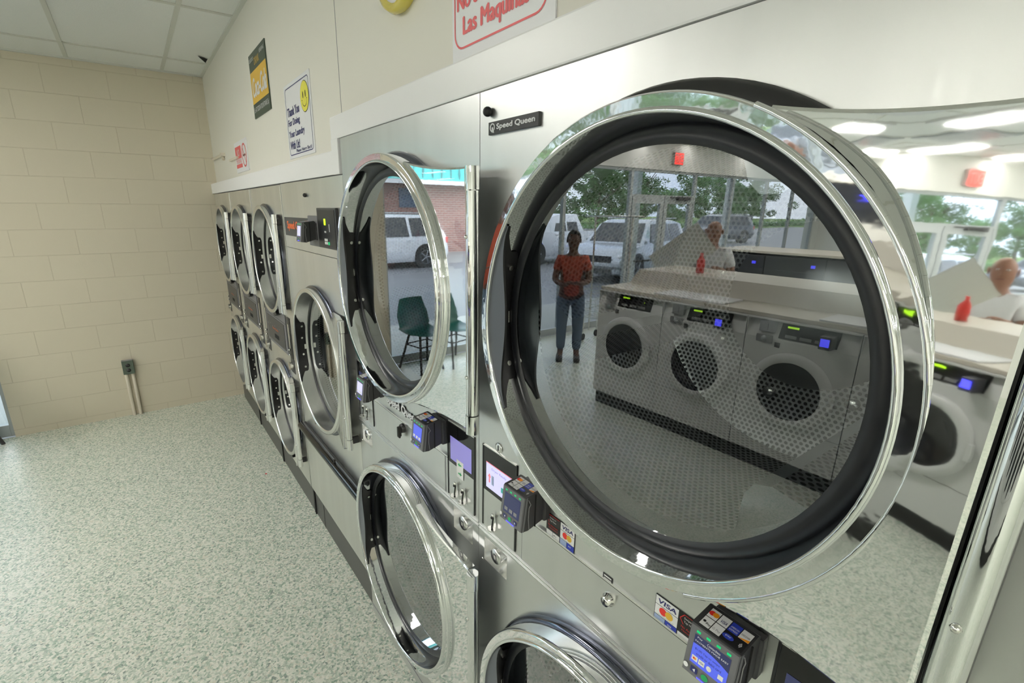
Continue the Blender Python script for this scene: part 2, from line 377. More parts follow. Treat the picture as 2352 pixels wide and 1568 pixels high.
edges = [7.70, 8.95, 10.3, 11.5, 12.72]
for a, c in zip(edges[:-1], edges[1:]): window('window_%d' % n, a, c, rails=(1.15,) if a > 7.6 and a < 7.8 else ()); n += 1
f = MB(); x0, x1 = XF+.03, XF+.085
for a, c in ((6.0, 6.82), (6.84, 7.66)):
    f.box((x0, a, .01), (x1, a+.09, 2.06), 'alu', .004); f.box((x0, c-.09, .01), (x1, c, 2.06), 'alu', .004)
    f.box((x0, a+.09, .01), (x1, c-.09, .26), 'alu', .004); f.box((x0, a+.09, 1.94), (x1, c-.09, 2.06), 'alu', .004)
o = struct(f.build('door_1')); g = MB(); g.box((x0+.02, 6.09, .26), (x0+.026, 6.73, 1.94), 'window_glass'); g.box((x0+.02, 6.93, .26), (x0+.026, 7.57, 1.94), 'window_glass'); struct(g.build('pane', o))
g = MB(); g.box((x0-.05, 6.12, 1.0), (x0-.03, 6.80, 1.03), 'black', .004); g.box((x0-.05, 6.86, 1.0), (x0-.03, 7.54, 1.03), 'black', .004)
for y in (6.14, 6.76, 6.90, 7.50): g.box((x0-.05, y, 1.0), (x0, y+.02, 1.03), 'black')
struct(g.build('push_bar', o))
g = MB(); g.box((x0-.06, 7.15, 2.0), (x0, 7.5, 2.06), 'charcoal', .006); g.box((x0-.08, 6.9, 2.03), (x0-.06, 7.4, 2.05), 'charcoal'); struct(g.build('door_closer', o))

# ---------------------------------------------------------------- dryers
# local frame of a machine: x to the viewer's right, y into the machine, z up; its Empty is turned by 180 degrees
def hole_panel(b, x0, z0, x1, z1, cx, cz, r, y, m, n=64):
    ang = sorted(set([2*pi*k/n for k in range(n)]+[atan2(z-cz, x-cx) % (2*pi) for x in (x0, x1) for z in (z0, z1)]))
    inn = [(cx+r*cos(t), y, cz+r*sin(t)) for t in ang]; out = []
    for t in ang:
        c, s_ = cos(t), sin(t); k = min([((x1-cx)/c if c > 0 else (x0-cx)/c) if abs(c) > 1e-9 else 9, ((z1-cz)/s_ if s_ > 0 else (z0-cz)/s_) if abs(s_) > 1e-9 else 9])
        out.append((cx+k*c, y, cz+k*s_))
    N = len(ang); b.raw(inn+out, [(k, (k+1) % N, N+(k+1) % N, N+k) for k in range(N)], m)

def cut_panel(b, x0, z0, x1, z1, cx, cz, r, rects, y, m, n=96):
    V = [Vector(p) for p in ((x0, z0), (x1, z0), (x1, z1), (x0, z1))]; E_ = [(0, 1), (1, 2), (2, 3), (3, 0)]
    k = len(V); V += [Vector((cx+r*cos(2*pi*i/n), cz+r*sin(2*pi*i/n))) for i in range(n)]; E_ += [(k+i, k+(i+1) % n) for i in range(n)]
    for (a, c, d, e) in rects:
        k = len(V); V += [Vector(p) for p in ((a, c), (d, c), (d, e), (a, e))]; E_ += [(k, k+1), (k+1, k+2), (k+2, k+3), (k+3, k)]
    vo, _, fo, *_ = delaunay_2d_cdt(V, E_, [], 1, 1e-6); F = []
    for f in fo:
        c_ = sum((vo[i] for i in f), Vector((0, 0)))/len(f)
        if not (x0 < c_.x < x1 and z0 < c_.y < z1): continue
        if (c_-Vector((cx, cz))).length < r*.9995: continue
        if any(a < c_.x < d and c < c_.y < e for (a, c, d, e) in rects): continue
        F.append(tuple(f))
    b.raw([(v.x, y, v.y) for v in vo], F, m)

def drum(root, cx, cz, r, depth, bolts=0, ys=-.006):
    b = MB()
    b.lathe((cx, 0, cz), [(r*.94, ys), (r*.92, .045), (r*.93, .049), (r*1.12, .05)], 'drum_steel', 64)
    b.lathe((cx, 0, cz), [(r*1.12, .05), (r*1.12, .085)], 'drum_steel', 64)
    R = r*1.12
    b.lathe((cx, 0, cz), [(R, .085), (R, depth)], 'perforated', 64, uvf=lambda p, t: (t*R, p[1]))
    b.lathe((cx, 0, cz), [(R, depth), (R*.98, depth+.005), (.52*R, depth)], 'perforated', 64, uvf=lambda p, t: (p[0]*cos(t), p[0]*sin(t)))
    b.lathe((cx, 0, cz), [(.52*R, depth), (.50*R, depth-.012), (.1*R, depth-.02), (.0005, depth-.02)], 'drum_steel', 64)
    d = b.build('drum', root)
    for k in range(bolts):
        g = MB(); t = 2*pi*k/8-.25
        g.lathe((cx+.62*R*cos(t), depth, cz+.62*R*sin(t)), [(.016, 0), (.016, -.004), (.009, -.008), (.0005, -.009)], 'chrome_small', 12)
        g.build('bolt', d)
    for k in range(3):
        t0 = 2*pi*k/3-pi/2+rad(38)
        g = MB(); w0, w1, hh = .11, .05, .11
        er = Vector((cos(t0), 0, sin(t0))); et = Vector((-sin(t0), 0, cos(t0))); C0 = Vector((cx, 0, cz))
        def P(rr, tt, y): return C0+er*rr+et*tt+Vector((0, y, 0))
        q = [(R-.012, -w0), (R-hh, -w1*.5), (R-hh-.01, 0), (R-hh, w1*.5), (R-.012, w0)]
        ya, yb = .10, depth-.01
        for i in range(4):
            mm = 'perforated' if i in (0, 3) else 'drum_steel'
            g.face([P(*q[i], ya), P(*q[i+1], ya), P(*q[i+1], yb), P(*q[i], yb)], mm, uv=[(0, 0), (.12, 0), (.12, yb-ya), (0, yb-ya)])
        g.face([P(*x, ya) for x in q], 'drum_steel')
        g.build('baffle', d)

def dryer_door(root, cx, cz, R, D, xh, hh, cx_plate_ang, mring, mplate, mrod, big, name='door', hd=None):
    """ring + hinge plate + hinge tube; cx,cz centre, R ring radius, D stand-off, xh plate's hinge-side edge, hh half height of the hinge"""
    b = MB(); G = []
    if big:
        G = [[(R-.004, -.012), (R, -(D-.008))], [(R, -(D-.008)), (R-.0015, -(D-.002)), (R-.004, -D)], [(R-.004, -D), (R-.019, -(D-.0015))],
             [(R-.019, -(D-.0015)), (R-.0208, -(D+.003)), (R-.0235, -(D+.0045)), (R-.0262, -(D+.004)), (R-.0275, -(D+.001))], [(R-.0275, -(D+.001)), (R-.030, -.05), (R-.032, -.03), (R-.034, -.012)]]
        rw, yw, rg, yg = R-.034, -.012, R-.061, -.018
    else:
        G = [[(R-.003, -.010), (R, -(D-.006))], [(R, -(D-.006)), (R-.002, -(D-.001)), (R-.005, -D)], [(R-.005, -D), (R-.018, -D)], [(R-.018, -D), (R-.021, -(D-.002)), (R-.022, -(D-.005))], [(R-.022, -(D-.005)), (R-.024, .03)]]
        rw, yw, rg, yg = R-.024, .03, R-.036, .032
    for q in G: b.lathe((cx, 0, cz), q, mring, 128)
    door = b.build(name, root)
    g = MB()
    if big: g.lathe((cx, 0, cz), [(rw+.001, yw), (R-.039, -.019), (R-.047, -.0235), (R-.055, -.0225), (rg, yg)], 'rubber', 96)
    else: g.lathe((cx, 0, cz), [(rw+.001, yw), (rw-.003, yw-.004), (rw-.009, yw-.003), (rg, yg)], 'rubber', 72)
    g.build('door_gasket', door)
    g = MB(); g.lathe((cx, 0, cz), [(rg+.001, yg), (.0005, yg)], 'door_glass', 96, smooth=False); g.build('door_glass', door)
    # hand grip on the swing side: a flat plate behind the lip and a black flange with screws on the inner wall
    h = MB(); rl = R-.0285 if big else R-.022; hz = .187*R/.369; bw = .050 if big else .034; N = 24
    outer = [(cx-sqrt(rl*rl-(hz*t)**2), hz*t) for t in [-1+2*i/N for i in range(N+1)]]
    inner = [(x+.004+bw*(cos(t*pi/2)**1.6)-(.0*t), z) for (x, z), t in zip(outer, [-1+2*i/N for i in range(N+1)])]
    ya, yb = -(D-.003), -(D-.008)
    for i in range(N):
        p = [outer[i], inner[i], inner[i+1], outer[i+1]]
        h.face([(x, ya, cz+z) for x, z in p], 'grip'); h.face([(inner[i][0], ya, cz+inner[i][1]), (inner[i][0], yb, cz+inner[i][1]), (inner[i+1][0], yb, cz+inner[i+1][1]), (inner[i+1][0], ya, cz+inner[i+1][1])], 'black'); h.face([(x, yb, cz+z) for x, z in p[::-1]], 'black')
    gr = h.build('grip', door)
    f = MB(); n2 = 8; y_a, y_b = yb, (yw-.002 if big else .014); vs = []
    for j in range(n2+1):
        u = j/n2; aa = rad(34) if u < .12 else rad(30-6*min(1, (u-.12)/.35) if u < .85 else 24-5*(u-.85)/.15)
        for i in range(N+1):
            t = pi+aa*(-1+2*i/N); rr_ = (R-.0305-.004*u if big else R-.0235); vs.append((cx+(rr_-.0015)*cos(t), y_a+(y_b-y_a)*u, cz+(rr_-.0015)*sin(t)))
    f.raw(vs, [(j*(N+1)+i, j*(N+1)+i+1, (j+1)*(N+1)+i+1, (j+1)*(N+1)+i) for j in range(n2) for i in range(N)], 'black', True); f.build('grip_flange', gr)
    for aa in ((-18, 18) if big else (-20, -8, 8, 20)):
        f = MB(); t = pi+rad(aa); rr_ = R-.037 if big else R-.0265; c_ = Vector((cx+rr_*cos(t), (y_a+y_b)*.5+.006, cz+rr_*sin(t))); d_ = Vector((-cos(t), 0, -sin(t)))
        f.cyl(c_-d_*.002, c_+d_*.003, .0055, 'chrome_small', 12); f.build('screw', gr)
    f = MB(); f.box((cx-rl+.003, y_b-.012, cz-.016), (cx-rl+.014, y_b, cz+.010), 'chrome_small', .001); f.build('latch_catch', door)
    # hinge plate
    A = rad(cx_plate_ang); NT, NS = 28, 14; vs = []
    def outd(x):
        d = xh-x
        if hd is not None: return hd
        return (D+.011)-(.222*d if d < .12 else .222*.12+.222*.065*(1-math.exp(-(d-.12)/.065)))
    for i in range(NT+1):
        t = -1+2*i/NT
        xl, zl = cx+(R-.001)*cos(A*t), cz+(R-.001)*sin(A*t)
        zr = cz+hh*t
        for j in range(NS+1):
            u = j/NS; x = xl+(xh-xl)*u; e = 1-(1-u)**2.0
            z = zl+(zr-zl)*e
            o_ = outd(x)-(0 if hd else .026*(z-cz))
            vs.append((x, -max(.008, o_), z))
    fs = [(i*(NS+1)+j, i*(NS+1)+j+1, (i+1)*(NS+1)+j+1, (i+1)*(NS+1)+j) for i in range(NT) for j in range(NS)]
    p = MB(); p.raw(vs, fs, mplate, True)
    # rim returning to the back along top, bottom and hinge side
    top = [vs[NT*(NS+1)+j] for j in range(NS+1)]; bot = [vs[j] for j in range(NS+1)]; side = [vs[i*(NS+1)+NS] for i in range(NT+1)]
    for L, dz, dx in ((top, .004, 0), (bot, -.004, 0), (side, 0, .004)):
        for k in range(len(L)-1):
            a, c = L[k], L[k+1]
            a1, c1 = (a[0]+dx, a[1]+.003, a[2]+dz), (c[0]+dx, c[1]+.003, c[2]+dz)
            p.face([a, c, c1, a1], mplate, True)
            p.face([a1, c1, (c1[0], min(c1[1]+.02, -.006), c1[2]), (a1[0], min(a1[1]+.02, -.006), a1[2])], mplate)
    p.build('hinge_plate', door)
    # bead between ring and plate
    q = MB(); N = 40; pr = []
    for k in range(N+1):
        t = A*(-1+2*k/N); pr.append((cx+(R-.001)*cos(t), -(D-.002), cz+(R-.001)*sin(t)))
    q.tube(pr, .0038 if big else .003, mring, 8); q.build('door_bead', door)
    # hinge tube
    h = MB(); rr = .0145 if big else .012; xt = xh+.006+rr; yt = -(hd-.002) if hd else (-(D-.006) if big else -(D-.006)); z0, z1 = cz-hh, cz+hh
    h.cyl((xt, yt, z0+.045), (xt, yt, z1-.045), rr, mrod, 24)
    h.cyl((xt, yt, z1-.043), (xt, yt, z1+.004), rr*1.12, mrod, 24); h.cyl((xt, yt, z0-.004), (xt, yt, z0+.043), rr*1.12, mrod, 24)
    if big and hd is None: h.box((xt-rr*.5, yt+.008, z0+.02), (xt+rr*.9, -.001, z1-.02), 'charcoal')
    if not big:
      for z in (z0+.02, z1-.05): h.box((xt-rr*.5, yt+.006, z), (xt+rr*.3, -.001, z+.03), 'charcoal')
    h.box((xh+.001, yt+.004, z0+.02), (xh+.005, -.002 if big and hd is None else yt+.008, z1-.02), 'black')
    for z in (z1-.14, z0+.14): h.ball((xt-.002, yt-rr, z), .005, 'chrome_small', 8)
    h.build('hinge_tube', door)
    return door

CARD = [('mc', 0), ('VISA', 1), ('amex', 2), ('disc', 3)]
def card_sticker(b, a0, d0, z, w, dp):
    """row of payment marks on the top of a reader: x from a0, y from d0 (back) to d0-dp (front)"""
    b.face([(a0, d0, z), (a0, d0-dp, z), (a0+w, d0-dp, z), (a0+w, d0, z)], 'black')
    cw = w/4; ch = dp/2; e = .0006; z1 = z+.0003; z2 = z+.0006
    def cell(i, j, m): b.face([(a0+i*cw+e, d0-j*ch-e, z1), (a0+i*cw+e, d0-(j+1)*ch+e, z1), (a0+(i+1)*cw-e, d0-(j+1)*ch+e, z1), (a0+(i+1)*cw-e, d0-j*ch-e, z1)], m)
    for i, m in enumerate(('white', 'white', 'blue', 'white')): cell(i, 0, m)
    for i, m in enumerate(('white', 'white', 'black')): cell(i, 1, m)
    for dx, m in ((-.0028, 'red_dot'), (.0028, 'orange_dot')):
        b.face([(a0+cw/2+dx+.0045*cos(t), d0-ch/2+.0045*sin(t), z2+(.0001 if dx > 0 else 0)) for t in [2*pi*k/16 for k in range(16)]], m)
    b.text('VISA', a0+cw+.003, z2, d0-ch+.004, .006, 'navy', wd=cw-.006, shear=.2, ax='z')
    b.text('AMERICAN', a0+2*cw+.002, z2, d0-ch+.008, .003, 'white', wd=cw-.004, ax='z'); b.text('EXPRESS', a0+2*cw+.002, z2, d0-ch+.003, .003, 'white', wd=cw-.004, ax='z')
    b.text('DISCOVER', a0+3*cw+.002, z2, d0-ch+.007, .003, 'black', wd=cw-.004, ax='z')
    b.face([(a0+3*cw+e, d0-ch+e, z2), (a0+4*cw-e, d0-ch+e, z2), (a0+4*cw-e, d0-ch+.006, z2)], 'orange_dot')
    b.text('Pay', a0+.008, z2, d0-2*ch+.004, .005, 'black', ax='z'); b.face([(a0+.0045+.0022*cos(t), d0-1.45*ch+.0022*sin(t)-.0012, z2) for t in [2*pi*k/10 for k in range(10)]], 'black')
    b.text('G Pay', a0+cw+.002, z2, d0-2*ch+.004, .005, 'grey_text', wd=cw-.004, ax='z')
    b.face([(a0+2.5*cw+.008*cos(t), d0-1.5*ch+.0045*sin(t), z2) for t in [2*pi*k/20 for k in range(20)]], 'blue')
    b.text('pay', a0+2.5*cw-.004, z2+.0002, d0-1.5*ch-.001, .003, 'white', wd=.008, ax='z')
    for r_ in (.002, .0035, .005): b.raw([(a0+3.4*cw+r_*cos(t), d0-1.5*ch+r_*sin(t), z2) for t in (-.9, 0, .9)]+[(a0+3.4*cw+(r_+.0007)*cos(t), d0-1.5*ch+(r_+.0007)*sin(t), z2) for t in (-.9, 0, .9)], [(0, 1, 4, 3), (1, 2, 5, 4)], 'white')

def reader(root, a, z0, lcd='lcd_dark', rich=False):
    """gray contactless card reader, left edge a, bottom z0"""
    w, h, d = .075, .078, .078
    b = MB()
    b.box((a+.004, 0, z0+.004), (a+w+.004, -.018, z0+h-.002), 'charcoal', .004)
    i0 = len(b.v)
    prof = [(-.016, z0+.008), (-.060, z0-.004), (-d, z0-.002), (-d+.010, z0+h), (-.022, z0+h+.006), (-.016, z0+h+.002)]
    vs = [(a+.001, y, z) for y, z in prof]+[(a+w-.001, y, z) for y, z in prof]; n = len(prof)
    b.raw(vs, [tuple(range(n))[::-1], tuple(range(n, 2*n))]+[(k, (k+1) % n, n+(k+1) % n, n+k) for k in range(n)], 'charcoal')
    # front bezel
    nrm = Vector((0, -1, .128)).normalized()
    def F(u, v, k=.0): # u,v in 0..1 on front face
        y = -d+.010*v; z = z0-.002+(h+.002)*v; p = Vector((a+w*u, y, z))+nrm*k; return p
    o = [F(0, 0, -.006), F(1, 0, -.006), F(1, 1, -.006), F(0, 1, -.006)]; i_ = [F(.03, .02, .003), F(.97, .02, .003), F(.97, .98, .003), F(.03, .98, .003)]
    b.raw(o+i_, [(0, 1, 5, 4), (1, 2, 6, 5), (2, 3, 7, 6), (3, 0, 4, 7), (4, 5, 6, 7)], 'bezel')
    # groove on the side
    sp = [F(1.003, .93, -.008), F(1.003, .78, -.016), F(1.003, .70, -.012), F(1.003, .35, -.014), F(1.003, .05, -.020)]
    b.tube([Vector(p) for p in sp], .0009, 'bezel_light', 6)
    b.box((a+w*.98, -.040, z0+.0), (a+w+.0012, -.042, z0+h), 'dark_hole')
    rd = b.build('card_reader', root)
    s = MB()
    s.face([F(.14, .27, .0035), F(.86, .27, .0035), F(.86, .84, .0035), F(.14, .84, .0035)], 'lcd_dark')
    if rich:
        arc = [F(.14+.72*k/12, .27+.57*(.52+.18*(1-((k/12-.25)/.75)**2)), .0038) for k in range(13)]
        s.face([F(.14, .27, .0038), F(.86, .27, .0038)]+arc[::-1], 'lcd_blue')
        def tx(t, u, v, hh, m, ww): 
            vs, fs, W, H = text_geo(t); s.raw([F(u+x/W*ww, v+y/H*hh, .0042) for x, y in vs], fs, m)
        tx('PAYMENTS MADE EASY', .17, .71, .035, 'white', .66); tx('Pay', .2, .78, .045, 'white', .1); tx('Contactless', .40, .77, .05, 'white', .26)
        tx('$1.00 Tap or swipe', .2, .55, .05, 'navy', .5); tx('credit or debit card', .24, .47, .05, 'navy', .5)
        for u, m in ((.17, 'white'), (.31, 'white')): s.face([F(u, .33, .0041), F(u+.12, .33, .0041), F(u+.12, .43, .0041), F(u, .43, .0041)], m)
        s.face([F(.23+.022*cos(t)-.012, .38+.022*sin(t), .0044) for t in [2*pi*k/12 for k in range(12)]], 'red_dot'); s.face([F(.23+.022*cos(t)+.012, .38+.022*sin(t), .0046) for t in [2*pi*k/12 for k in range(12)]], 'orange_dot')
        tx('VISA', .325, .36, .04, 'navy', .09); s.face([F(.52+.05*cos(t), .38+.05*sin(t), .0042) for t in [2*pi*k/16 for k in range(16)]], 'white')
        s.face([F(.70, .34, .0042), F(.80, .34, .0042), F(.80, .43, .0042), F(.70, .43, .0042)], 'white')
    else:
        s.face([F(.17, .30, .0038), F(.83, .30, .0038), F(.83, .81, .0038), F(.17, .81, .0038)], lcd)
        for u in (.2, .42, .62): s.face([F(u, .34, .0042), F(u+.14, .34, .0042), F(u+.14, .44, .0042), F(u, .44, .0042)], 'bezel_light' if lcd == 'lcd_dark' else 'white')
    s.build('display', rd)
    for u in (.2, .4, .6, .8):
        t = MB(); t.face([F(u-.04, .885, .004), F(u+.04, .885, .004), F(u+.04, .93, .004), F(u-.04, .93, .004)], 'green_led'); t.build('arrow_light', rd)
    t = MB(); t.raw([F(.10+.05*cos(k), .17+.05*sin(k), .006) for k in [2*pi*i/14 for i in range(14)]], [tuple(range(14))], 'white'); t.build('help_button', rd)
    for u in (.26, .73):
        t = MB(); t.face([F(u-.07, .10, .004), F(u+.07, .10, .004), F(u+.07, .21, .004), F(u-.07, .21, .004)], 'navy'); d_ = .025 if u > .5 else -.025
        t.raw([F(u-d_, .12, .0045), F(u+d_, .155, .0045), F(u-d_, .19, .0045)], [(0, 1, 2)], 'white'); t.build('arrow_button', rd)
    t = MB(); t.raw([F(.48+.07*cos(k), .15+.06*sin(k), .004) for k in [2*pi*i/14 for i in range(14)]], [tuple(range(14))], 'green'); t.build('enter_button', rd)
    t = MB(); t.face([F(.34, .045, .0045), F(.70, .045, .0045), F(.70, .07, .0045), F(.34, .07, .0045)], 'lcd_bluebright'); t.build('light_bar', rd)
    k = MB(); card_sticker(k, a+.008, -.027, z0+h+.0055, w-.012, .038); 
    for v in k.v: v.z = z0+h+.0065-(abs(v.y)-.022)/.046*.0062+(v.z-(z0+h+.0055))
    k.build('payment_sticker', rd)
    return rd

def vault(root, x0, z0, x1, z1):
    b = MB(); y1 = .035
    b.raw([(x0, -.0005, z0), (x1, -.0005, z0), (x1, -.0005, z1), (x0, -.0005, z1), (x0+.006, y1, z0+.012), (x1-.006, y1, z0+.012), (x1-.006, y1, z1-.004), (x0+.006, y1, z1-.004)],
          [(0, 1, 5, 4), (1, 2, 6, 5), (2, 3, 7, 6), (3, 0, 4, 7), (4, 5, 6, 7)], 'steel_satin')
    o = b.build('coin_vault', root); g = MB(); cx, cz = (x0*.45+x1*.55), (z0*.4+z1*.6)
    g.lathe((cx, 0, cz), [(.022, y1), (.022, -.002), (.020, -.005), (.0005, -.006)], 'steel_satin', 28); g.box((cx-.006, -.0068, cz-.008), (cx+.006, -.0055, cz+.008), 'charcoal'); g.box((cx-.003, -.0074, cz-.005), (cx+.005, -.0062, cz+.005), 'chrome_small')
    g.build('lock_cylinder', o); return o

def coin_slide(root, x, z):
    b = MB()
    b.box((x-.0022, -.0012, z+.045), (x+.0022, .0, z+.075), 'dark_hole')
    b.ball((x, -.008, z+.042), .0052, 'chrome_small', 12); b.ball((x, -.011, z+.036), .004, 'black', 10)
    b.cyl((x, -.006, z+.036), (x, -.010, z+.006), .0028, 'black', 10); b.cyl((x+.0025, -.005, z+.036), (x+.0025, -.009, z+.008), .0012, 'chrome_small', 8)
    b.lathe((x, -.011, z+.003), [(.013, -.0012), (.013, .0012)], 'chrome_small', 20, 'z'); b.face([(x+.013*cos(t), -.011+.009*sin(t), z+.0042) for t in [2*pi*k/20 for k in range(20)]], 'chrome_small')
    return b.build('coin_slot', root)

def pay_decal(root, x0, z0, flip=False, w=.086, h=.054):
    """black and white card decal; the white half carries the card marks"""
    b = MB(); y = -.0015; hb = w*.5
    b.box((x0, y, z0), (x0+w, 0, z0+h), 'black')
    xw = x0+hb if not flip else x0; xk = x0 if not flip else x0+hb; y1 = y-.0003; y2 = y-.0006
    def q(a, c, d, e, m, yy=y1): b.face([(a, yy, c), (d, yy, c), (d, yy, e), (a, yy, e)], m)
    q(xw+.001, z0+.036, xw+hb-.001, z0+h-.001, 'white'); q(xw+.001, z0+.015, xw+hb-.001, z0+.035, 'white')
    b.bold('VISA', xw+.005, y2, z0+.040, .009, 'navy', wd=hb-.010, shear=.15, k=.06)
    for dx, m in ((-.006, 'red_dot'), (.006, 'amber')): b.disc((xw+hb/2+dx, y2-(0 if dx < 0 else .0002), z0+.0265), .0075, m, 20)
    b.text('mastercard', xw+.008, y2, z0+.0165, .0022, 'grey_text', wd=hb-.016)
    q(xw+.001, z0+.001, xw+hb/2-.001, z0+.014, 'blue_pale'); q(xw+hb/2, z0+.001, xw+hb-.001, z0+.014, 'blue'); b.text('pay', xw+hb/2+.005, y2, z0+.006, .004, 'white')
    q(xk+.001, z0+.001, xk+hb/2-.001, z0+.013, 'white'); q(xk+hb/2, z0+.001, xk+hb-.001, z0+.013, 'white'); b.text('Pay', xk+hb/2+.006, y2, z0+.005, .004, 'black'); b.disc((xk+hb/2+.004, y2, z0+.007), .0015, 'black', 8)
    b.text('Swipe or', xk+.010, y2, z0+.043, .005, 'white', wd=.020); b.text('Tap Here', xk+.010, y2, z0+.036, .005, 'white', wd=.020)
    for (a, c, d, e) in ((xk+.003, z0+.042, xk+.0045, z0+.042), ): pass
    b.raw([(xk+.002, y2, z0+.042), (xk+.009, y2, z0+.052), (xk+.010, y2, z0+.051), (xk+.0035, y2, z0+.042), (xk+.010, y2, z0+.033), (xk+.009, y2, z0+.032)], [(0, 1, 2, 3), (0, 3, 4, 5)], 'red'); b.box((xk+.009, y1-.0001, z0+.0515), (xk+.040, y2, z0+.0525), 'red')
    b.text('No Account', xk+.006, y2, z0+.025, .0045, 'red', wd=.030); b.text('Necessary', xk+.008, y2, z0+.018, .0045, 'red', wd=.028)
    return b.build('payment_decal', root)

def control_panel(root, x0, x1, z0, z1, lcd, slots, tagged=False, arrows=False):
    b = MB(); zs = z0+(z1-z0)*.46; y = -.0015
    b.box((x0-.003, -.003, z0-.003), (x0+.001, 0, z1+.003), 'black'); b.box((x1-.001, -.003, z0-.003), (x1+.003, 0, z1+.003), 'black')
    b.box((x0-.003, -.003, z1), (x1+.003, 0, z1+.0025), 'chrome_small')
    b.box((x0+.001, y, z0), (x1-.001, 0, zs), 'steel_panel'); b.box((x0+.001, y-.0005, zs), (x1-.001, 0, z1), 'black_gloss')
    o = b.build('control_panel', root)
    s = MB(); a, c = zs+.012, zs+(z1-zs)*.68; s.face([(x0+.014, y-.001, a), (x1-.012, y-.001, a), (x1-.012, y-.001, c), (x0+.014, y-.001, c)], lcd)
    if arrows:
        s.box((x0+.014, y-.0014, c-.002), (x1-.012, y-.001, c), 'led_pink'); s.text('Dryer Ready', x0+.038, y-.0014, c-.018, .008, 'lcd_violet', wd=.06)
        s.prism([(x0+.026, a+.018), (x0+.031, a+.018), (x0+.031, a+.034), (x0+.035, a+.034), (x0+.0285, a+.044), (x0+.022, a+.034), (x0+.026, a+.034)], y-.0016, y-.001, 'led_pink')
        s.box((x0+.038, y-.0016, a+.016), (x0+.047, y-.001, a+.042), 'blue_pale'); s.box((x0+.078, y-.0016, a+.014), (x0+.10, y-.001, a+.028), 'teal')
    s.build('display', o)
    if slots: 
        for xs in slots: coin_slide(root, xs, z0+.012)
    if tagged:
        t = MB(); xc = (slots[0]+slots[-1])/2; zz = z0+.078; t.box((xc-.018, y-.002, zz), (xc+.016, y-.001, zz+.054), 'white')
        for k, zz2 in ((-1, zz+.036), (1, zz+.008)):
            t.prism([(xc-.001-k*-.010, zz2+.006), (xc-.001-k*-.002, zz2+.012), (xc-.001-k*-.002, zz2+.008), (xc-.001-k*.008, zz2+.008), (xc-.001-k*.008, zz2+.004), (xc-.001-k*-.002, zz2+.004), (xc-.001-k*-.002, zz2)][::1], y-.0026, y-.0021, 'green')
        t.build('arrow_sticker', root)
    return o

